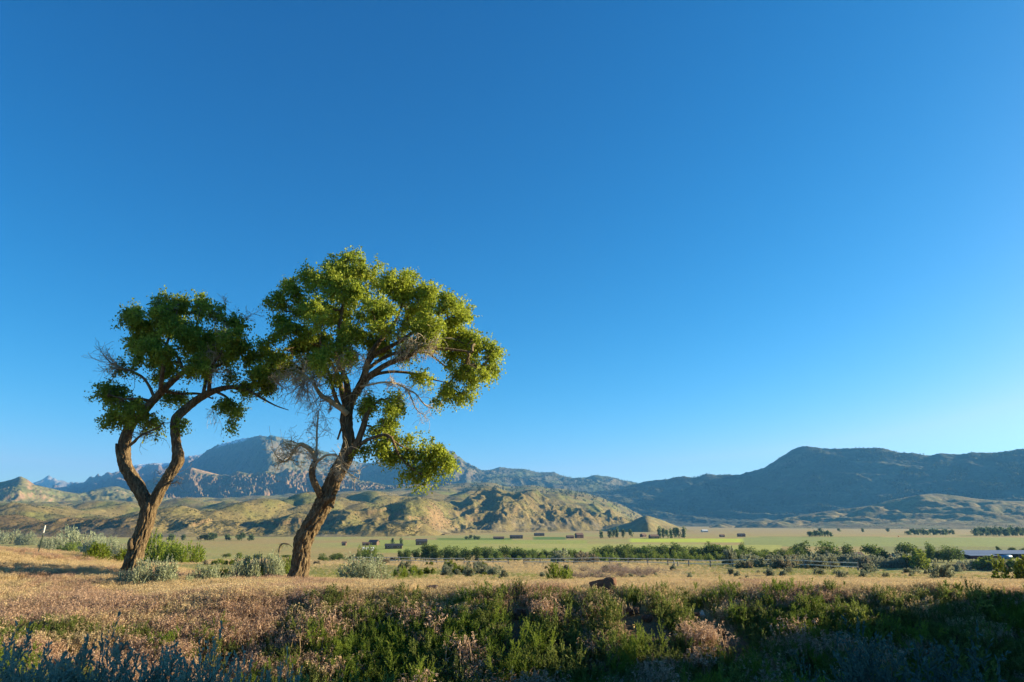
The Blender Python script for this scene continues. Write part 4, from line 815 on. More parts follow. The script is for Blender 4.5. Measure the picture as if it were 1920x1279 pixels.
pink = sstep(-.1, .35, fbm(x / 3.5, y / 3.5, 3, 45) + .35 * sstep(14.5, 11, y) - .25 * sstep(0, 6, x) * crest)
grn = gG.random(len(x)) < .04 + .25 * sstep(.25, .5, fbm(x / 3, y / 3, 3, 46))
idx = np.where(grn, 6 + gG.integers(0, 2, len(x)), np.where(gG.random(len(x)) < pink, 3 + gG.integers(0, 3, len(x)), gG.integers(0, 3, len(x))))
xe, ye = gG.uniform(-4, 9, 2600), gG.uniform(9.3, 13.2, 2600); ke = (fbm(xe / .9, ye / .7, 3, 37) > .27) & (xe < 6) & clear(xe, ye); xe, ye = xe[ke], ye[ke]      # taller pink tufts among the bank weeds
ne = len(xe); x = np.concatenate([x, xe]); y = np.concatenate([y, ye]); idx = np.concatenate([idx, 3 + gG.integers(0, 3, ne)]); tall = np.concatenate([np.ones(len(x) - ne), np.full(ne, 1.65)])
hsc = tall * np.interp(y, [8, 13, 15, 18, 30], [.95, .88, .64, .50, .42])
scatter('dry_grass', lay(x, y), idx, rots(len(x)), gG.uniform(.6, 1.3, len(x)) * hsc, T_tan + T_pink + T_greeng, M_grass, 'tan and pinkish dry grass on the slope and bank top', 'grass')
x, y = sample(52000, 24, 210, 1.75, .84)
k = gG.random(len(x)) < .35 + .65 * sstep(-.45, .0, fbm(x / 7, y / 10, 3, 47)); x, y = x[k], y[k]
grn = sstep(-.1, .3, fbm(x / 60, y / 90, 4, 32) + .35 * fbm(x / 9, y / 9, 4, 31)) * .85
idx = np.where(gG.random(len(x)) < grn, 3 + gG.integers(0, 2, len(x)), gG.integers(0, 3, len(x)))
scatter('bench_grass', lay(x, y), idx, rots(len(x)), gG.uniform(.35, .7, len(x)) * (1 + .9 * sstep(40, 150, y)), T_tan + T_greeng, M_grass, 'sparse straw-coloured grass over the flat bench', 'grass')
# weeds in the ditch and on its far bank
def bank_ok(x, y):
    left = .7 * left_weeds(x, y)
    return left + (sstep(-5.2, -2.2, x + 1.2 * perlin(y / 2, y * 0 + 3, 48)) * sstep(14.2, 13.3, y + .5 * perlin(x / 2.3, x * 0 + 5.5, 3)) * (1 - .6 * sstep(.34, .5, fbm(x / 1.5, y / 1.2, 3, 49)))
            * (1 - .75 * sstep(5.4, 6.6, x - (y - 8.5) * .75)))
x, y = sample(20000, 6.4, 14.6, .6); k = (gG.random(len(x)) < bank_ok(x, y) * .58) & clear(x, y); x, y = x[k], y[k]
fe = sstep(0, .3, fbm(x / 2.2, y / 2.2, 3, 50) + .25 * sstep(11.5, 9.5, y))
idx = np.where(gG.random(len(x)) < fe * .8, 4 + gG.integers(0, 2, len(x)), gG.integers(0, 4, len(x)))
scatter('weeds', lay(x, y), idx, rots(len(x), .16), gG.uniform(.5, 1.05, len(x)), T_weed + T_feather, M_green, 'low green weeds covering the ditch and its bank', 'weeds')
BIGW = [weed_mesh('leafy_weed', 360 + i, 12, .46, .36, (.09, .135, .025), (.27, .30, .075), .045, .011, 26, 4) for i in range(4)]
BIGF = [weed_mesh('feathery_weed_tall', 370 + i, 18, .5, .5, (.12, .18, .02), (.26, .32, .045), .04, .006, 34, 5) for i in range(3)]
nb = 0
while nb < 150:
    Y = gG.uniform(8.5, 13.4); X = gG.uniform(-.3, .76) * Y
    if gG.random() > bank_ok(np.array(X), np.array(Y)) or not clear(np.array([X]), np.array([Y]))[0]: continue
    f = gG.random() < .35; me = (BIGF if f else BIGW)[nb % (3 if f else 4)]
    o = link('feathery_weed' if f else 'leafy_weed', me, M_green, label='feathery bright green weed on the shaded ditch bank' if f else 'upright leafy green weed on the shaded ditch bank', cat='weed', group='feathery weeds on the ditch bank' if f else 'leafy weeds on the ditch bank', loc=(X, Y, gz(X, Y) - .02))
    s = gG.uniform(.75, 1.25); o.scale = (s, s, s * gG.uniform(.9, 1.2)); o.rotation_euler = (gG.normal() * .1, gG.normal() * .1, gG.uniform(0, 6.28)); nb += 1
for u, Y, vt in ((640, 7.4, 1238), (672, 7.0, 1226), (705, 7.2, 1245), (500, 7.6, 1252), (545, 8.0, 1248)):
    p = at(u, 1279, Y); z = gz(p[0], Y); h = at(u, vt, Y)[2] - z
    o = link('leafy_weed', BIGW[int(u) % 4], M_green, label='tall leafy green weed standing in the dark ditch bottom', cat='weed', group='weeds standing in the ditch bottom', loc=(p[0], Y, z)); o.scale = (1.2, 1.2, h / .52)
# ------------------------------------------------------------------ rocks
def rock_mesh(name, seed, dims, rough=.16, sub=3, cut=5):
    import bmesh
    g = np.random.default_rng(seed); bm = bmesh.new(); bmesh.ops.create_icosphere(bm, subdivisions=sub, radius=1)
    pl = [(unit(g.normal(size=3)), g.uniform(.6, .85)) for _ in range(cut)] + [(unit(np.array([.12, -.1, 1.0])), .48), (np.array([1.0, 0, 0]), .78), (np.array([-1.0, 0, 0]), .8)]
    for vt in bm.verts:
        p = np.array(vt.co)
        for n, d in pl:
            k = p @ n
            if k > d: p = p - n * (k - d) * .92
        q = p * 2.1; p = p * (1 + rough * float(perlin(q[0] + q[2] * .7, q[1] + seed, seed)) + rough * .4 * float(perlin(q[0] * 3 - q[1], q[2] * 3 + seed, seed + 3)))
        vt.co = p * np.array(dims) * .5
    me = bpy.data.meshes.new(name); bm.to_mesh(me); bm.free(); return me
M_red = plain_mat('red_rock', (.17, .09, .058), .9, 5, .6, 1.3, .6, .03, .15)
M_dark = plain_mat('dark_red_rock', (.10, .065, .052), .9, 6, .6, 1.3, .6, .03, .15)
M_pale = plain_mat('pale_rock', (.46, .40, .33), .85, 8, .75, 1.2, .4, .01, .2)
def rock(u, v, wpx, hpx, label, mat, seed, tilt=0):
    p = on_ground(u, v); m = p[1] / 1325
    o = link('boulder' if wpx > 30 else 'rock', rock_mesh('rock', seed, (wpx * m, wpx * m * .8, hpx * m * 1.25)), mat, label=label, cat='rock', loc=(p[0], p[1], p[2] + hpx * m * .42)); o.rotation_euler = (0, tilt, seed); return o
o = rock(1131, 1119, 58, 38, 'large reddish-brown boulder perched on the edge of the bank', M_red, 3, .1); o.location.z += .02
rock(1165, 1104, 9, 8, 'small round red stone just right of the large boulder', M_red, 4)
rock(812, 1113, 34, 18, 'dark red boulder half hidden in weeds on the bank', M_dark, 5)
rock(822, 1122, 12, 10, 'fist-sized stone below the half hidden dark boulder', M_red, 6)
rock(984, 1112, 20, 12, 'dark stone under the pale grass tuft on the bank', M_dark, 7)
rock(972, 1158, 34, 20, 'flat dark boulder low on the bank among weeds', M_dark, 8)
rock(1185, 1152, 30, 16, 'flat dark rock on bare soil below the large boulder', M_dark, 9)
rock(1214, 1166, 22, 14, 'second dark rock on the bare soil below the large boulder', M_dark, 10)
rock(1317, 1158, 15, 12, 'pale angular rock lying on the bank', M_pale, 11, .6)
rock(1304, 1160, 20, 12, 'dark rock against the pale angular one', M_dark, 12)
rock(1352, 1190, 22, 12, 'dark rock on the bare soil strip', M_dark, 13)
gK = np.random.default_rng(91)
for i in range(60):
    Y = gK.uniform(8.0, 13.2); X = gK.uniform(.40, .78) * Y if i < 40 else gK.uniform(-.2, .78) * Y; s = gK.uniform(.05, .16)
    o = link('stone', bpy.data.meshes['rock.%03d' % (5 + i % 5)] if ('rock.%03d' % (5 + i % 5)) in bpy.data.meshes else rock_mesh('rock', 40 + i, (.3, .25, .15)), M_dark, label='small dark stone lying on the soil of the ditch bank', cat='stone', group='stones on the ditch bank', loc=(X, Y, gz(X, Y) + .01))
    o.scale = (s * 2.5,) * 3; o.rotation_euler = (gK.normal() * .3, gK.normal() * .3, gK.uniform(0, 6.28))
# two pale yellow flower heads in the ditch weeds
M_yel = plain_mat('flower_yellow', (.75, .58, .25), .7)
for u, v, lb in ((1188, 1174, 'taller pale yellow flower head below the large boulder'), (1200, 1178, 'shorter pale yellow flower head below the large boulder')):
    p = on_ground(u, v + 12); top = at(u, v, p[1]); root = link('flower', None, label=lb, cat='flower', loc=p)
    tb = Tubes(); tb.add([(0, 0, -.03), (.01, 0, (top[2] - p[2]) * .5), tuple(top - p)], [.005, .004, .003], 5); link('stalk', tb.mesh('stalk'), plain_mat('stalk_green', (.12, .15, .04)), root)
    g = np.random.default_rng(int(u)); P = np.repeat((top - p)[None], 60, 0); d = unit(g.normal(size=(60, 3)) + [0, 0, .3]); V, Q = strips(P, d, unit(np.cross(d, g.normal(size=(60, 3)))), np.full(60, .035), np.full(60, .014))
    link('petals', fix_mesh('petals', V, Q, np.ones((len(V), 3))), M_yel, root)

# ------------------------------------------------------------------ small built things
def box_vf(x0, x1, y0, y1, z0, z1):
    V = [(x, y, z) for z in (z0, z1) for y in (y0, y1) for x in (x0, x1)]
    return V, [(0, 2, 3, 1), (4, 5, 7, 6), (0, 1, 5, 4), (2, 6, 7, 3), (0, 4, 6, 2), (1, 3, 7, 5)]
def box_mesh(name, *a):
    V, Fc = box_vf(*a); return mesh_np(name, V, Fc, smooth=False)
def pbox(name, mat, parent, *a): return link(name, box_mesh(name, *a), mat, parent)
M_post = plain_mat('weathered_post', (.26, .24, .21), .85, 9, .7, 1.25, .3, .01)
M_tpost = plain_mat('green_post_paint', (.05, .075, .05), .6, 20, .8, 1.2)
M_white = plain_mat('white_paint', (.74, .73, .70), .55, 6, .9, 1.08)
M_rail = plain_mat('pale_rail_wood', (.70, .62, .48), .8, 3, .8, 1.2)
M_fpost = plain_mat('fence_post_wood', (.27, .22, .17), .85, 5, .7, 1.2)
# leaning metal fence post with a pale top
p = on_ground(70, 1042); tip = at(85, 985.5, p[1]); root = link('metal_post', None, label='leaning dark metal fence post with a pale painted top', cat='post', loc=p); d = tip - p
tb = Tubes(); tb.add([d * -.12, d * .35, d * .78], [.017, .017, .017], 4); link('shaft', tb.mesh('shaft'), M_tpost, root)
fl = Tubes(); fl.add([d * .2 + [.02, 0, 0], d * .45 + [.02, 0, 0], d * .70 + [.02, 0, 0]], [.006, .006, .006], 4); link('studs', fl.mesh('studs'), M_tpost, root)
tb = Tubes(); tb.add([d * .76, d * .88, d], [.02, .02, .016], 6); link('painted_top', tb.mesh('painted_top'), M_white, root)
p = on_ground(222, 1026); tip = at(230, 1001, p[1]); root = link('thin_stake', None, label='thin bare stake in the grass behind the forked cottonwood', cat='stake', loc=p); d = tip - p
tb = Tubes(); tb.add([d * -.1, d * .5 + [.02, 0, .0], d], [.014, .012, .008], 5); link('shaft', tb.mesh('shaft'), M_branch, root)
tb = Tubes(); tb.add([d * .72, d * .78 + [.09, 0, .02]], [.006, .003], 4, cap=False); link('side_twig', tb.mesh('side_twig'), M_branch, root)
# bare bent snag left of the leaning trunk
p = on_ground(526, 1070); Yb = p[1]; root = link('bare_snag', None, label='small bare bent snag with drooping branches beside the leaning cottonwood', cat='snag', loc=p)
W = lambda u, v, dy=0: at(u, v, Yb + dy) - p
mp_ = Yb / 1325; g = np.random.default_rng(4)
tb = Tubes(); Q, RR = smooth_path([W(526, 1074), W(525, 1055), W(523, 1038), W(524, 1027), W(530, 1019), W(540, 1020), W(549, 1027)], [2.6 * mp_, 2.3 * mp_, 2 * mp_, 1.8 * mp_, 1.5 * mp_, 1.0 * mp_, .5 * mp_], 24); tb.add(Q, RR, 8, .06, 2); link('stem', tb.mesh('stem'), M_branch, root)
for a, b_ in ((Q[10], (-.4, 0, -.1)), (Q[13], (.3, -.3, -.3)), (Q[15], (.5, .3, -.2)), (Q[17], (.4, 0, -.8)), (Q[12], (-.5, .2, .1)), (Q[18], (.7, -.2, -.3)), (Q[14], (-.2, 0, .4))):
    tb = Tubes(); grow_dead(tb, a, b_, .55, .011, g, 1, .6, .4, .09); link('branch', tb.mesh('branch'), M_branch, root)
# dead stump posts in the middle distance
for u, v, h, lb in ((1264, 1062, 12, 'weathered grey stump standing before the rail fence'), (1271, 1062, 9, 'shorter grey stump paired with the weathered one')):
    p = on_ground(u, v); m = p[1] / 1325; tb = Tubes(); P, RR = smooth_path([(0, 0, -.2), (.05, 0, h * m * .5), (-.03, 0, h * m)], [1.6 * m, 1.3 * m, .8 * m], 12); tb.add(P, RR, 10, .12, int(u)); link('stump', tb.mesh('stump'), M_post, label=lb, cat='stump', loc=p)
# the long rail fence across the far side of the bench
f0, f1 = on_ground(660, 1053.5, 60, 200), on_ground(1400, 1062, 60, 200); fx = np.linspace(f0[0], f1[0] + 12, 9); fy = f0[1] + (fx - f0[0]) / (f1[0] - f0[0]) * (f1[1] - f0[1])
root = link('rail_fence', None, label='long pale rail fence running along the edge of the bench', cat='fence', loc=(float(fx[0]), float(fy[0]), gz(fx[0], fy[0])))
px_ = np.arange(fx[0], fx[-1], 2.7); py_ = pchip(fx, fy, px_); pz_ = ground_z(px_, py_); o0 = np.array(root.location)
post_me = box_mesh('post', -.085, .085, -.085, .085, -.3, 1.05)
for i in range(len(px_)):
    o = link('post', post_me, M_fpost, root, loc=np.array([px_[i], py_[i], pz_[i]]) - o0); o.rotation_euler[1] = gK.normal() * .03
for i in range(len(px_) - 1):
    a = np.array([px_[i], py_[i] - .1, pz_[i]]) - o0; b_ = np.array([px_[i + 1], py_[i + 1] - .1, pz_[i + 1]]) - o0
    for hz in (.42, .92):
        if gK.random() < .04: continue
        L_ = np.linalg.norm(b_ - a); me = bpy.data.meshes.get('rail') or box_mesh('rail', 0, 1, -.03, .03, -.055, .055)
        o = link('rail', me, M_rail, root, loc=a + [0, 0, hz]); o.scale = (L_, 1, 1); dd = (b_ - a) / L_; o.rotation_euler = (0, -math.asin(dd[2]) + gK.normal() * .008, math.atan2(dd[1], dd[0]))

# houses and sheds
def gable(name, W_, D_, H_, RH, label, loc, rz, wall, roof, cat='house', over=.35, win=3, door=True, glass=None):
    root = link(name, None, label=label, cat=cat, loc=loc); root.rotation_euler[2] = rz
    V = [(-W_ / 2, -D_ / 2, -.5), (W_ / 2, -D_ / 2, -.5), (W_ / 2, D_ / 2, -.5), (-W_ / 2, D_ / 2, -.5), (-W_ / 2, -D_ / 2, H_), (W_ / 2, -D_ / 2, H_), (W_ / 2, D_ / 2, H_), (-W_ / 2, D_ / 2, H_), (-W_ / 2, 0, H_ + RH), (W_ / 2, 0, H_ + RH)]
    me = bpy.data.meshes.new('wall'); me.from_pydata(V, [], [(0, 1, 5, 4), (2, 3, 7, 6), (1, 2, 6, 9, 5), (3, 0, 4, 8, 7)]); link('wall', me, wall, root)
    a = W_ / 2 + over; b_ = D_ / 2 + over; k = RH / (D_ / 2); zE = H_ - over * k; t = .14
    V = [(-a, -b_, zE), (a, -b_, zE), (a, 0, H_ + RH), (-a, 0, H_ + RH), (-a, b_, zE), (a, b_, zE)]; V += [(x_, y_, z_ + t) for x_, y_, z_ in V]
    me = bpy.data.meshes.new('roof'); me.from_pydata(V, [], [(6, 7, 8, 9), (9, 8, 11, 10), (1, 0, 3, 2), (2, 3, 4, 5), (0, 1, 7, 6), (5, 4, 10, 11), (1, 2, 8, 7), (2, 5, 11, 8), (3, 0, 6, 9), (4, 3, 9, 10)]); link('roof', me, roof, root)
    xs = np.linspace(-W_ / 2, W_ / 2, win + 3)[1:-1]
    for i, xw in enumerate(xs):
        if door and i == len(xs) // 2: pbox('door', M_doorw, root, xw - .5, xw + .5, -D_ / 2 - .05, -D_ / 2 + .05, 0, 2.05)
        elif win:
            f = pbox('window', M_white, root, xw - .6, xw + .6, -D_ / 2 - .04, -D_ / 2 + .04, 1.0, 2.05); link('pane', box_mesh('pane', xw - .5, xw + .5, -D_ / 2 - .06, -D_ / 2 - .04, 1.08, 1.97), M_glass, f)
    return root
M_doorw = plain_mat('door_wood', (.12, .07, .045), .6, 4); M_glass = plain_mat('window_glass', (.03, .04, .05), .08, spec=.8)
M_logs = plain_mat('brown_log_wall', (.15, .095, .06), .8, 3, .7, 1.2); M_redw = plain_mat('red_brown_wall', (.165, .085, .062), .8, 3, .75, 1.2); M_cream = plain_mat('cream_wall', (.62, .56, .46), .7, 3, .85, 1.1)
M_dkroof = plain_mat('dark_roof', (.05, .05, .055), .7, 4, .8, 1.2); M_metal = plain_mat('grey_metal_roof', (.21, .24, .30), .5, 2, .85, 1.1, metallic=.35, spec=.5); M_brroof = plain_mat('brown_roof', (.19, .115, .08), .75, 4, .8, 1.2); M_wroof = plain_mat('white_metal_roof', (.75, .75, .76), .35, 2, .9, 1.1, spec=.5)
def fl(u, v): return on_ground(u, v, 270, 2600)
for u, v, W_, D_, H_, RH, nm, lb, wl, rf, rz in (
    (790, 1022, 11, 8, 3.6, 1.7, 'log_house', 'brown log house with dark roof, largest of the farmhouses by the green field', M_logs, M_dkroof, .25),
    (701, 1022, 9, 7, 3.0, 1.6, 'house', 'dark roofed house left of the log house', M_logs, M_dkroof, -.2),
    (738, 1029, 15, 6, 2.6, 1.2, 'shed', 'long dark roofed shed on the green field', M_logs, M_dkroof, .1),
    (690, 1039, 8, 6, 2.6, 1.5, 'house', 'white roofed little building behind the rail fence, the white a painted glint', M_redw, M_wroof, .3),  # the white put on this roof stands for a glint
    (645, 1023, 4, 3.5, 2.4, 1.0, 'shed', 'tiny reddish shed left of the farmhouses', M_redw, M_brroof, 0),
    (686, 1023, 7, 3, 2.2, .8, 'shed', 'low reddish shed between the two dark roofed houses', M_redw, M_brroof, .1),
    (1011, 1005, 22, 12, 4.0, 2.2, 'farmhouse', 'lone far farmhouse on the tan flats under the badlands', M_logs, M_dkroof, .2),
    (968, 1010, 24, 12, 4.0, 2.0, 'barn', 'far brown barn at the end of the bright green strip', M_logs, M_dkroof, .1),
    (935, 1011, 20, 8, 3.0, 1.4, 'barn', 'far low reddish barn left of the brown one', M_redw, M_brroof, 0),
    (1086, 1009, 14, 11, 6.0, 3.0, 'farmhouse', 'far two-storey red farmhouse', M_redw, M_brroof, .3),
    (1069, 1009.5, 14, 9, 3.2, 2.0, 'barn', 'far low red barn beside the two-storey farmhouse', M_redw, M_brroof, .1),
    (1206, 1007, 10, 9, 4.0, 2.6, 'barn', 'small far barn at the foot of the cone-shaped hill', M_redw, M_brroof, .5),
    (1226, 1010, 17, 10, 4.2, 2.6, 'farmhouse', 'far red farmhouse beside the clump of blue-green trees', M_redw, M_brroof, .2),
    (1390, 1006.5, 15, 9, 4.4, 2.0, 'barn', 'far dark red barn at the end of the yellow-green field', M_redw, M_dkroof, .1),
    (1354, 1007, 9, 7, 3.2, 1.8, 'house', 'far brown house left of the dark red barn', M_logs, M_brroof, .2),
    (1321, 998, 20, 12, 5, 2.4, 'house', 'lone whitish house below the shaded range', M_cream, M_wroof, .2),
    (1602, 1047, 9, 7, 2.0, 1.3, 'house', 'brown roofed house among the valley trees', M_redw, M_brroof, .05)):
    if v > 1015: W_, D_, H_ = W_ * .8, D_ * .8, H_ * .85
    if v < 1015: W_, D_, H_, RH = W_ * .62, D_ * .7, H_ * .66, RH * .75
    p = fl(u, v); gable(nm, W_, D_, H_, RH, lb, p, rz, wl, rf, 'house' if 'house' in nm else 'shed', win=0 if 'white roofed' in lb else 1 if W_ < 10 else 3, door='white roofed' not in lb)
# long open-fronted metal shed at the right
p = fl(1798, 1048); S = np.array([p[0], p[1], p[2]]); root = link('long_shed', None, label='very long low shed with a grey metal roof and dark red front', cat='shed', loc=S); Lb = 62.0
V = [(0, 0, 2.3), (Lb, 0, 2.3), (Lb, 7, 3.9), (0, 7, 3.9), (0, 13, 2.5), (Lb, 13, 2.5)]; V += [(a, b_, c_ + .15) for a, b_, c_ in V]
me = bpy.data.meshes.new('roof'); me.from_pydata(V, [], [(6, 7, 8, 9), (9, 8, 11, 10), (1, 0, 3, 2), (2, 3, 4, 5), (0, 1, 7, 6), (5, 4, 10, 11), (1, 2, 8, 7), (2, 5, 11, 8), (3, 0, 6, 9), (4, 3, 9, 10)]); link('roof', me, M_metal, root)
pbox('back_wall', M_redw, root, .3, Lb - .3, 12.4, 12.6, -.4, 2.5); pbox('end_wall', M_redw, root, .3, .5, .6, 12.4, -.4, 2.35); pbox('end_wall', M_redw, root, Lb - .5, Lb - .3, .6, 12.4, -.4, 2.35)
M_maroon = plain_mat('maroon_boards', (.12, .035, .035), .7, 2, .75, 1.2)
for i in range(0, 16):
    x0 = .6 + i * (Lb - 1.2) / 16; pbox('post', M_fpost, root, x0, x0 + .22, .25, .45, -.4, 2.3)
    if i % 5 not in (2,): pbox('front_panel', M_maroon if i % 3 else M_redw, root, x0 + .24, x0 + (Lb - 1.2) / 16 - .03, .55, .65, -.3, 1.5 + .5 * (i % 2))
V = [(3, -5, 1.7), (17, -5, 1.7), (17, -.1, 2.25), (3, -.1, 2.25)]; V += [(a, b_, c_ + .12) for a, b_, c_ in V]
me = bpy.data.meshes.new('lean_to_roof'); me.from_pydata(V, [], [(4, 5, 6, 7), (1, 0, 3, 2), (0, 1, 5, 4), (1, 2, 6, 5), (2, 3, 7, 6), (3, 0, 4, 7)]); link('lean_to_roof', me, M_metal, root); pbox('lean_to_wall', M_maroon, root, 3.2, 16.8, -4.7, -4.6, -.4, 1.7)
# stock tank, trailers and a tarp built as a blue trailer in the yard
M_blue = plain_mat('blue_tank_paint', (.07, .20, .34), .4, 3, .85, 1.1, spec=.5); M_tyre = plain_mat('rubber', (.025, .025, .025), .9)
p = fl(1876, 1049); root = link('tank', None, label='blue tank lying on its side before the long shed', cat='tank', loc=p)
tb = Tubes(); tb.add([(-2.6, -4, 1.25), (-2.5, -4, 1.25), (0, -4, 1.25), (2.5, -4, 1.25), (2.6, -4, 1.25)], [.75, 1.1, 1.12, 1.1, .75], 20); link('shell', tb.mesh('shell'), M_blue, root)
for xx in (-1.6, 1.4): pbox('cradle', M_fpost, root, xx - .15, xx + .15, -4.8, -3.2, -.2, .4)
def trailer(u, v, L_, mat, label, rz):
    p = fl(u, v); root = link('trailer', None, label=label, cat='trailer', loc=p); root.rotation_euler[2] = rz
    pbox('body', mat, root, -L_ / 2, L_ / 2, -1.1, 1.1, .55, 2.5); pbox('drawbar', M_tyre, root, L_ / 2, L_ / 2 + 1.2, -.08, .08, .5, .62); pbox('door', M_glass, root, -.4, .35, -1.14, -1.1, .7, 2.3)
    for xx in (-.6, .45): 
        tb = Tubes(); tb.add([(xx, -1.15, .36), (xx, -.9, .36)], [.36, .36], 14); link('wheel', tb.mesh('wheel'), M_tyre, root)
        tb = Tubes(); tb.add([(xx, .9, .36), (xx, 1.15, .36)], [.36, .36], 14); link('wheel', tb.mesh('wheel'), M_tyre, root)
trailer(1755, 1048, 5.5, M_white, 'white trailer parked in the yard among the trees', .1); trailer(1770, 1048.5, 4.0, M_metal, 'grey trailer parked beside the white one', -.2); trailer(1688, 1049, 7.0, M_blue, 'blue tarp under the valley trees, built as a trailer', .05)
# small pole with an orange flag in the far field
p = fl(1685, 1017); root = link('flag_pole', None, label='thin pole with a small orange flag in the far field', cat='flag', loc=p)
tb = Tubes(); tb.add([(0, 0, -.3), (0, 0, 6.2)], [.07, .05], 6); link('pole', tb.mesh('pole'), M_post, root)
vv, ff = [], []
for i in range(7):
    for j in range(2): vv.append((.05 + i * .22, .12 * math.sin(i * 1.1), 6.1 - j * .8 - i * .03))
for i in range(6): ff.append((i * 2, i * 2 + 2, i * 2 + 3, i * 2 + 1))
me = bpy.data.meshes.new('flag'); me.from_pydata(vv, [], ff); link('flag', me, plain_mat('orange_cloth', (.75, .22, .05), .7), root)

# ------------------------------------------------------------------ trees and scrub of the valley floor
def crown_mesh(name, seed, n, w, h, low, c0, c1, size=.5, lobes=9, tall=1.0):
    g = np.random.default_rng(seed); L = []
    for _ in range(lobes): a = g.uniform(0, 6.28); r = g.uniform(0, .30) * w; L.append((r * math.cos(a), r * math.sin(a), g.uniform(low + .12 * h, h * .80), g.uniform(.20, .34) * w))
    P = []; tone = []
    for i in range(n):
        lx, ly, lz, lr = L[g.integers(lobes)]; d = unit(g.normal(size=3)); d[2] *= 1.1 * tall; r = g.random() ** .4
        P.append(np.array([lx, ly, lz]) + d * lr * r); tone.append(g.random())
    P = np.array(P); P = P[P[:, 2] > low * .8]; k = np.array(tone[:len(P)])[:, None]
    return leaves_mesh(name, P, size, np.asarray(c0)[None] * (1 - k) + np.asarray(c1)[None] * k, .4, .8, seed)
def trunk_mesh(name, seed, h, w, r):
    g = np.random.default_rng(seed); tb = Tubes(); tb.add([(0, 0, -.4), (g.normal() * .1, 0, h * .3), (g.normal() * .3, g.normal() * .2, h * .6), (g.normal() * .3, 0, h * .85)], [r * 1.2, r, r * .6, r * .2], 7)
    for k in range(4):
        a = g.uniform(0, 6.28); tb.add([(0, 0, h * (.25 + .1 * k)), (math.cos(a) * w * .14, math.sin(a) * w * .14, h * (.42 + .1 * k)), (math.cos(a) * w * .28, math.sin(a) * w * .28, h * (.55 + .09 * k))], [r * .5, r * .35, r * .12], 5, cap=False)
    return tb.mesh(name)
VT = [(crown_mesh('valley_crown', 400 + i, 1500, 8, 10, 1.6, (.06, .10, .018), (.15, .20, .04), .6), trunk_mesh('valley_trunk', 420 + i, 10, 8, .26)) for i in range(6)]
VL = [(crown_mesh('light_crown', 430 + i, 1200, 6, 8, .5, (.11, .16, .022), (.25, .30, .055), .5, 7, 1.3), trunk_mesh('light_trunk', 440 + i, 8, 6, .18)) for i in range(4)]
VB = [(crown_mesh('far_crown', 450 + i, 500, 8, 10, 1.0, (.07, .11, .045), (.14, .19, .075), 1.1, 7, 1.2), trunk_mesh('far_trunk', 460 + i, 10, 8, .26)) for i in range(3)]
gV = np.random.default_rng(55); _ti = [0]
def vtree(fam, u, Y, vtop, wpx, label, group, vb=None, name='valley_tree'):
    i = _ti[0]; _ti[0] += 1; x = (u - CX) / F / 1.0357 * Y; z = gz(x, Y); h = at(u, vtop, Y)[2] - z; m = Y / 1325; base = 10 if fam is not VL else 8; bw = 8 if fam is not VL else 6
    cr, tr = fam[i % len(fam)]; o = link(name, None, label=label, cat='tree', group=group, loc=(x, Y, z)); o.rotation_euler[2] = gV.uniform(0, 6.28)
    sw = wpx * m / bw / .86; o.scale = (sw, sw, max(h, 1.5) / base / .97)
    link('crown', cr, M_green, o); link('trunk', tr, M_branch, o); return o
G1, G2 = 'dark cottonwoods in the valley belt', 'light green saplings before the valley belt'
L1, L2 = 'dark green tree in the long belt of trees behind the rail fence', 'light green sapling at the front of the tree belt'
def belt(u0, u1, step, t0, t1, Y0, Y1, w0, w1, fam=VT, lab=L1, grp=G1):
    u = u0
    while u < u1:
        vtree(fam, u, gV.uniform(Y0, Y1), gV.uniform(t0, t1), gV.uniform(w0, w1), lab, grp); u += step * gV.uniform(.6, 1.4)
belt(1118, 1345, 9, 1015, 1028, 300, 330, 20, 32); belt(1345, 1500, 11, 1021, 1032, 300, 330, 20, 32); belt(1118, 1480, 10, 1032, 1041, 274, 290, 13, 19, VL, L2, G2)
belt(905, 1000, 12, 1023, 1033, 300, 330, 20, 30); belt(1000, 1110, 12, 1028, 1036, 300, 325, 14, 20); belt(842, 905, 13, 1021, 1031, 305, 335, 18, 28); belt(755, 842, 12, 1028, 1036, 310, 340, 16, 22)
belt(905, 1110, 16, 1038, 1043, 274, 290, 13, 19, VL, L2, G2); belt(610, 720, 13, 1034, 1038, 300, 325, 14, 20); belt(430, 560, 26, 1036, 1040, 330, 380, 12, 22, VL, 'low green tree on the valley floor behind the leaning trunk', 'low trees behind the leaning trunk')
for u, vt, w_, lb in ((800, 1018, 26, 'tallest dark tree left of the belt, above the start of the fence'), (815, 1022, 20, 'dark tree touching the tallest one left of the belt'), (1036, 1023, 16, 'slim tree rising above the bare gap in the belt'), (1388, 1018, 17, 'tree rising above the belt behind the big round sagebrush'),
                      (1500, 1014, 30, 'tall open tree at the right end of the belt'), (1543, 1014, 46, 'big round dark tree left of the brown roofed house'), (1580, 1019, 26, 'smaller tree between the big round tree and the brown roofed house'),
                      (1627, 1021, 34, 'dark spreading tree right of the brown roofed house'), (1652, 1024, 26, 'tree joined to the dark spreading one'), (1690, 1018, 48, 'big round dark tree behind the olive bush'), (1736, 1016, 18, 'round-headed tree standing above a dark hedge'),
                      (1767, 1022, 28, 'tree left of the long metal shed'), (1788, 1026, 22, 'low tree touching the corner of the long shed')):
    vtree(VT, u, 322, vt, w_, lb, None)
belt(1712, 1780, 9, 1029, 1032, 330, 340, 16, 20, VT, 'dark tree in the hedge beside the long shed', 'hedge trees by the long shed')
for u, vt, w_ in ((1865, 1022, 10), (1890, 1026, 16), (1912, 1027, 14)): vtree(VT, u, 430, vt, w_, 'small tree showing above the roof of the long shed', 'small trees behind the long shed')
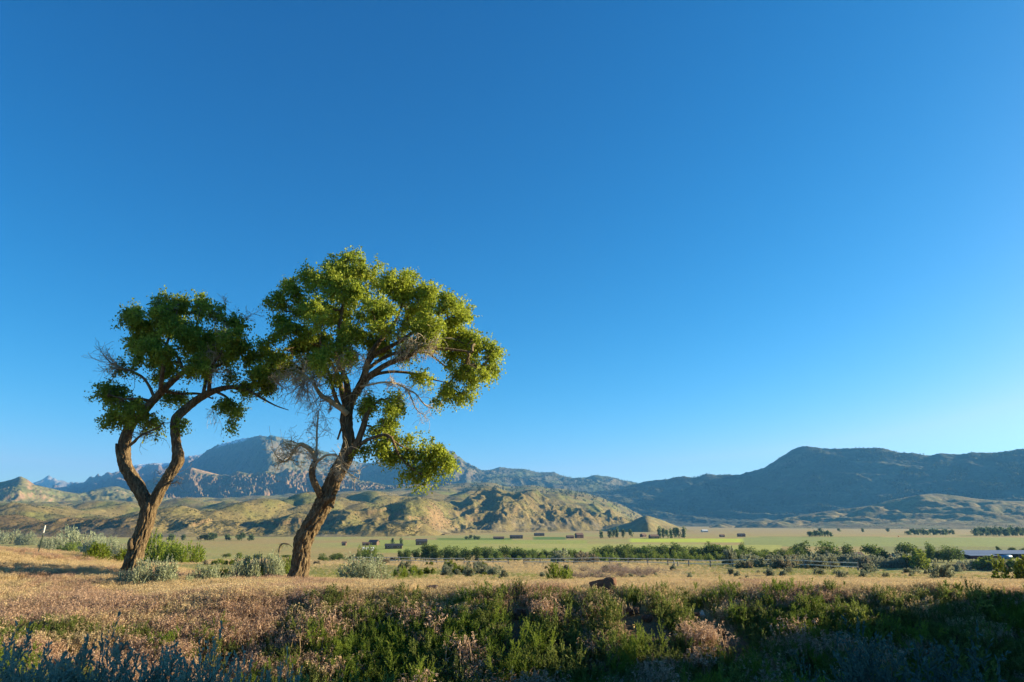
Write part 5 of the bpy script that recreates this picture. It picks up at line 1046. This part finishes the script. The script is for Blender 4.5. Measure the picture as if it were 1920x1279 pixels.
def far_belt(pts, Y, h, w_, lab, grp):
    for u in pts: vtree(VB, u, Y * gV.uniform(.97, 1.03), at(0, 0, 1)[0] * 0 + (984.5 - (gz((u - CX) / F / 1.0357 * Y, Y) + h * gV.uniform(.75, 1.15)) / Y * 1372), w_ * gV.uniform(.8, 1.2), lab, grp, name='far_tree')
far_belt([1127, 1143, 1150, 1157, 1168, 1182], 900, 12, 9, 'far tree in the row before the cone-shaped hill', 'row of far trees under the cone hill')
far_belt([1235, 1243, 1250, 1257, 1264, 1270, 1282], 870, 13, 10, 'far blue-green tree beside the red farmhouse', 'far trees beside the red farmhouse')
far_belt(list(np.arange(1515, 1560, 5)), 1000, 8, 9, 'far low tree in the clump in the open fields', 'far clump in the fields')
far_belt(list(np.arange(1700, 1790, 6)), 1150, 9, 10, 'far low tree in the strip beyond the green field', 'far tree strip beyond the green field')
far_belt(list(np.arange(1825, 1930, 5)), 1050, 13, 11, 'far tree in the windbreak above the long shed', 'far windbreak trees')
far_belt([1536, 1572, 1616, 1663], 1500, 9, 7, 'lone far tree on the tan flats', 'lone far trees on the tan flats')
far_belt([302, 325, 347, 380, 388, 396, 404, 428, 450, 456, 474], 760, 7.5, 14, 'far round shrubby tree at the foot of the orange cliffs', 'round trees below the cliffs')
far_belt([875, 882, 890, 896], 800, 5, 9, 'far low bush at the edge of the tan flats', 'far low bushes on the flats')
far_belt([738, 753], 560, 8, 8, 'tree behind the long dark roofed shed', 'trees behind the dark shed')

# ------------------------------------------------------------------ scrub and conifers dotting the slopes, far too many and too small to count
def tuft(name, seed, n, w, h, c0, c1, size):
    g = np.random.default_rng(seed); P = unit(g.normal(size=(n, 3))) * (g.random((n, 1)) ** .4) * np.array([w, w, h]) * .5; P[:, 2] += h * .5
    k = g.random((n, 1)); return leaves_mesh(name, P, size, np.asarray(c0)[None] * (1 - k) + np.asarray(c1)[None] * k, .4, .9, seed)
T_scrub = [tuft('scrub', 480 + i, 26, 1.6, 1.1, (.065, .07, .028), (.15, .15, .06), .6) for i in range(3)]
T_conifer = [tuft('conifer', 490 + i, 34, 3.4, 6.5, (.03, .045, .02), (.065, .085, .035), 2.4) for i in range(3)]
def slope_points(name, n, f):
    out, nz, TT, UU = SURF[name]; g = np.random.default_rng(len(name)); a = g.integers(0, out.shape[0] - 1, n * 6); b_ = g.integers(0, out.shape[1] - 1, n * 6)
    q = out[a, b_] + (out[a + 1, b_] - out[a, b_]) * g.random((len(a), 1)) * .9; k = np.nonzero(g.random(len(a)) < f(q[:, 0], q[:, 1], q[:, 2], nz[a, b_], TT[a, b_], UU[a, b_]))[0][:n]
    return q[k]
P = slope_points('foothills', 12000, lambda x, y, z, nz, t, u: sstep(.9, 1.1, t) * sstep(4.9, 3.0, t) * (.12 + .6 * sstep(-.05, .35, fbm(x / 60, y / 110, 4, 131)) + .3 * sstep(.95, .8, nz)) * sstep(1290, 1180, u))
P = np.concatenate([P, slope_points('left_hills', 1500, lambda x, y, z, nz, t, u: .5 * sstep(0, .3, fbm(x / 90, y / 90, 3, 132))), slope_points('right_spurs', 2500, lambda x, y, z, nz, t, u: .6 * sstep(0, .3, fbm(x / 90, y / 90, 3, 133)))])
scatter('hill_scrub', P, gK.integers(0, 3, len(P)), np.stack([P[:, 0] * 0, P[:, 0] * 0, gK.uniform(0, 6.28, len(P))], 1), gK.uniform(.6, 1.7, len(P)), T_scrub, M_green, 'tiny dark scrub dotting the foothill slopes', 'scrub')
P = np.concatenate([slope_points('mountain', 5000, lambda x, y, z, nz, t, u: sstep(.7, 1.0, t) * (.25 * sstep(840, 930, u) + .08) * (.15 + sstep(.0, .3, fbm(x / 180, y / 220, 4, 134))) * 2), slope_points('right_range', 7000, lambda x, y, z, nz, t, u: sstep(.6, 1.2, t) * sstep(-.05, .3, fbm(x / 150, y / 200, 4, 135)) * sstep(2000, 1950, u)),
                    slope_points('foothills', 1200, lambda x, y, z, nz, t, u: sstep(3.2, 4.2, t) * sstep(820, 900, u) * sstep(1290, 1180, u))])
scatter('mountain_conifers', P, gK.integers(0, 3, len(P)), np.stack([P[:, 0] * 0, P[:, 0] * 0, gK.uniform(0, 6.28, len(P))], 1), gK.uniform(.7, 1.7, len(P)), T_conifer, M_green, 'far dark conifers speckling the mountain slopes', 'trees')
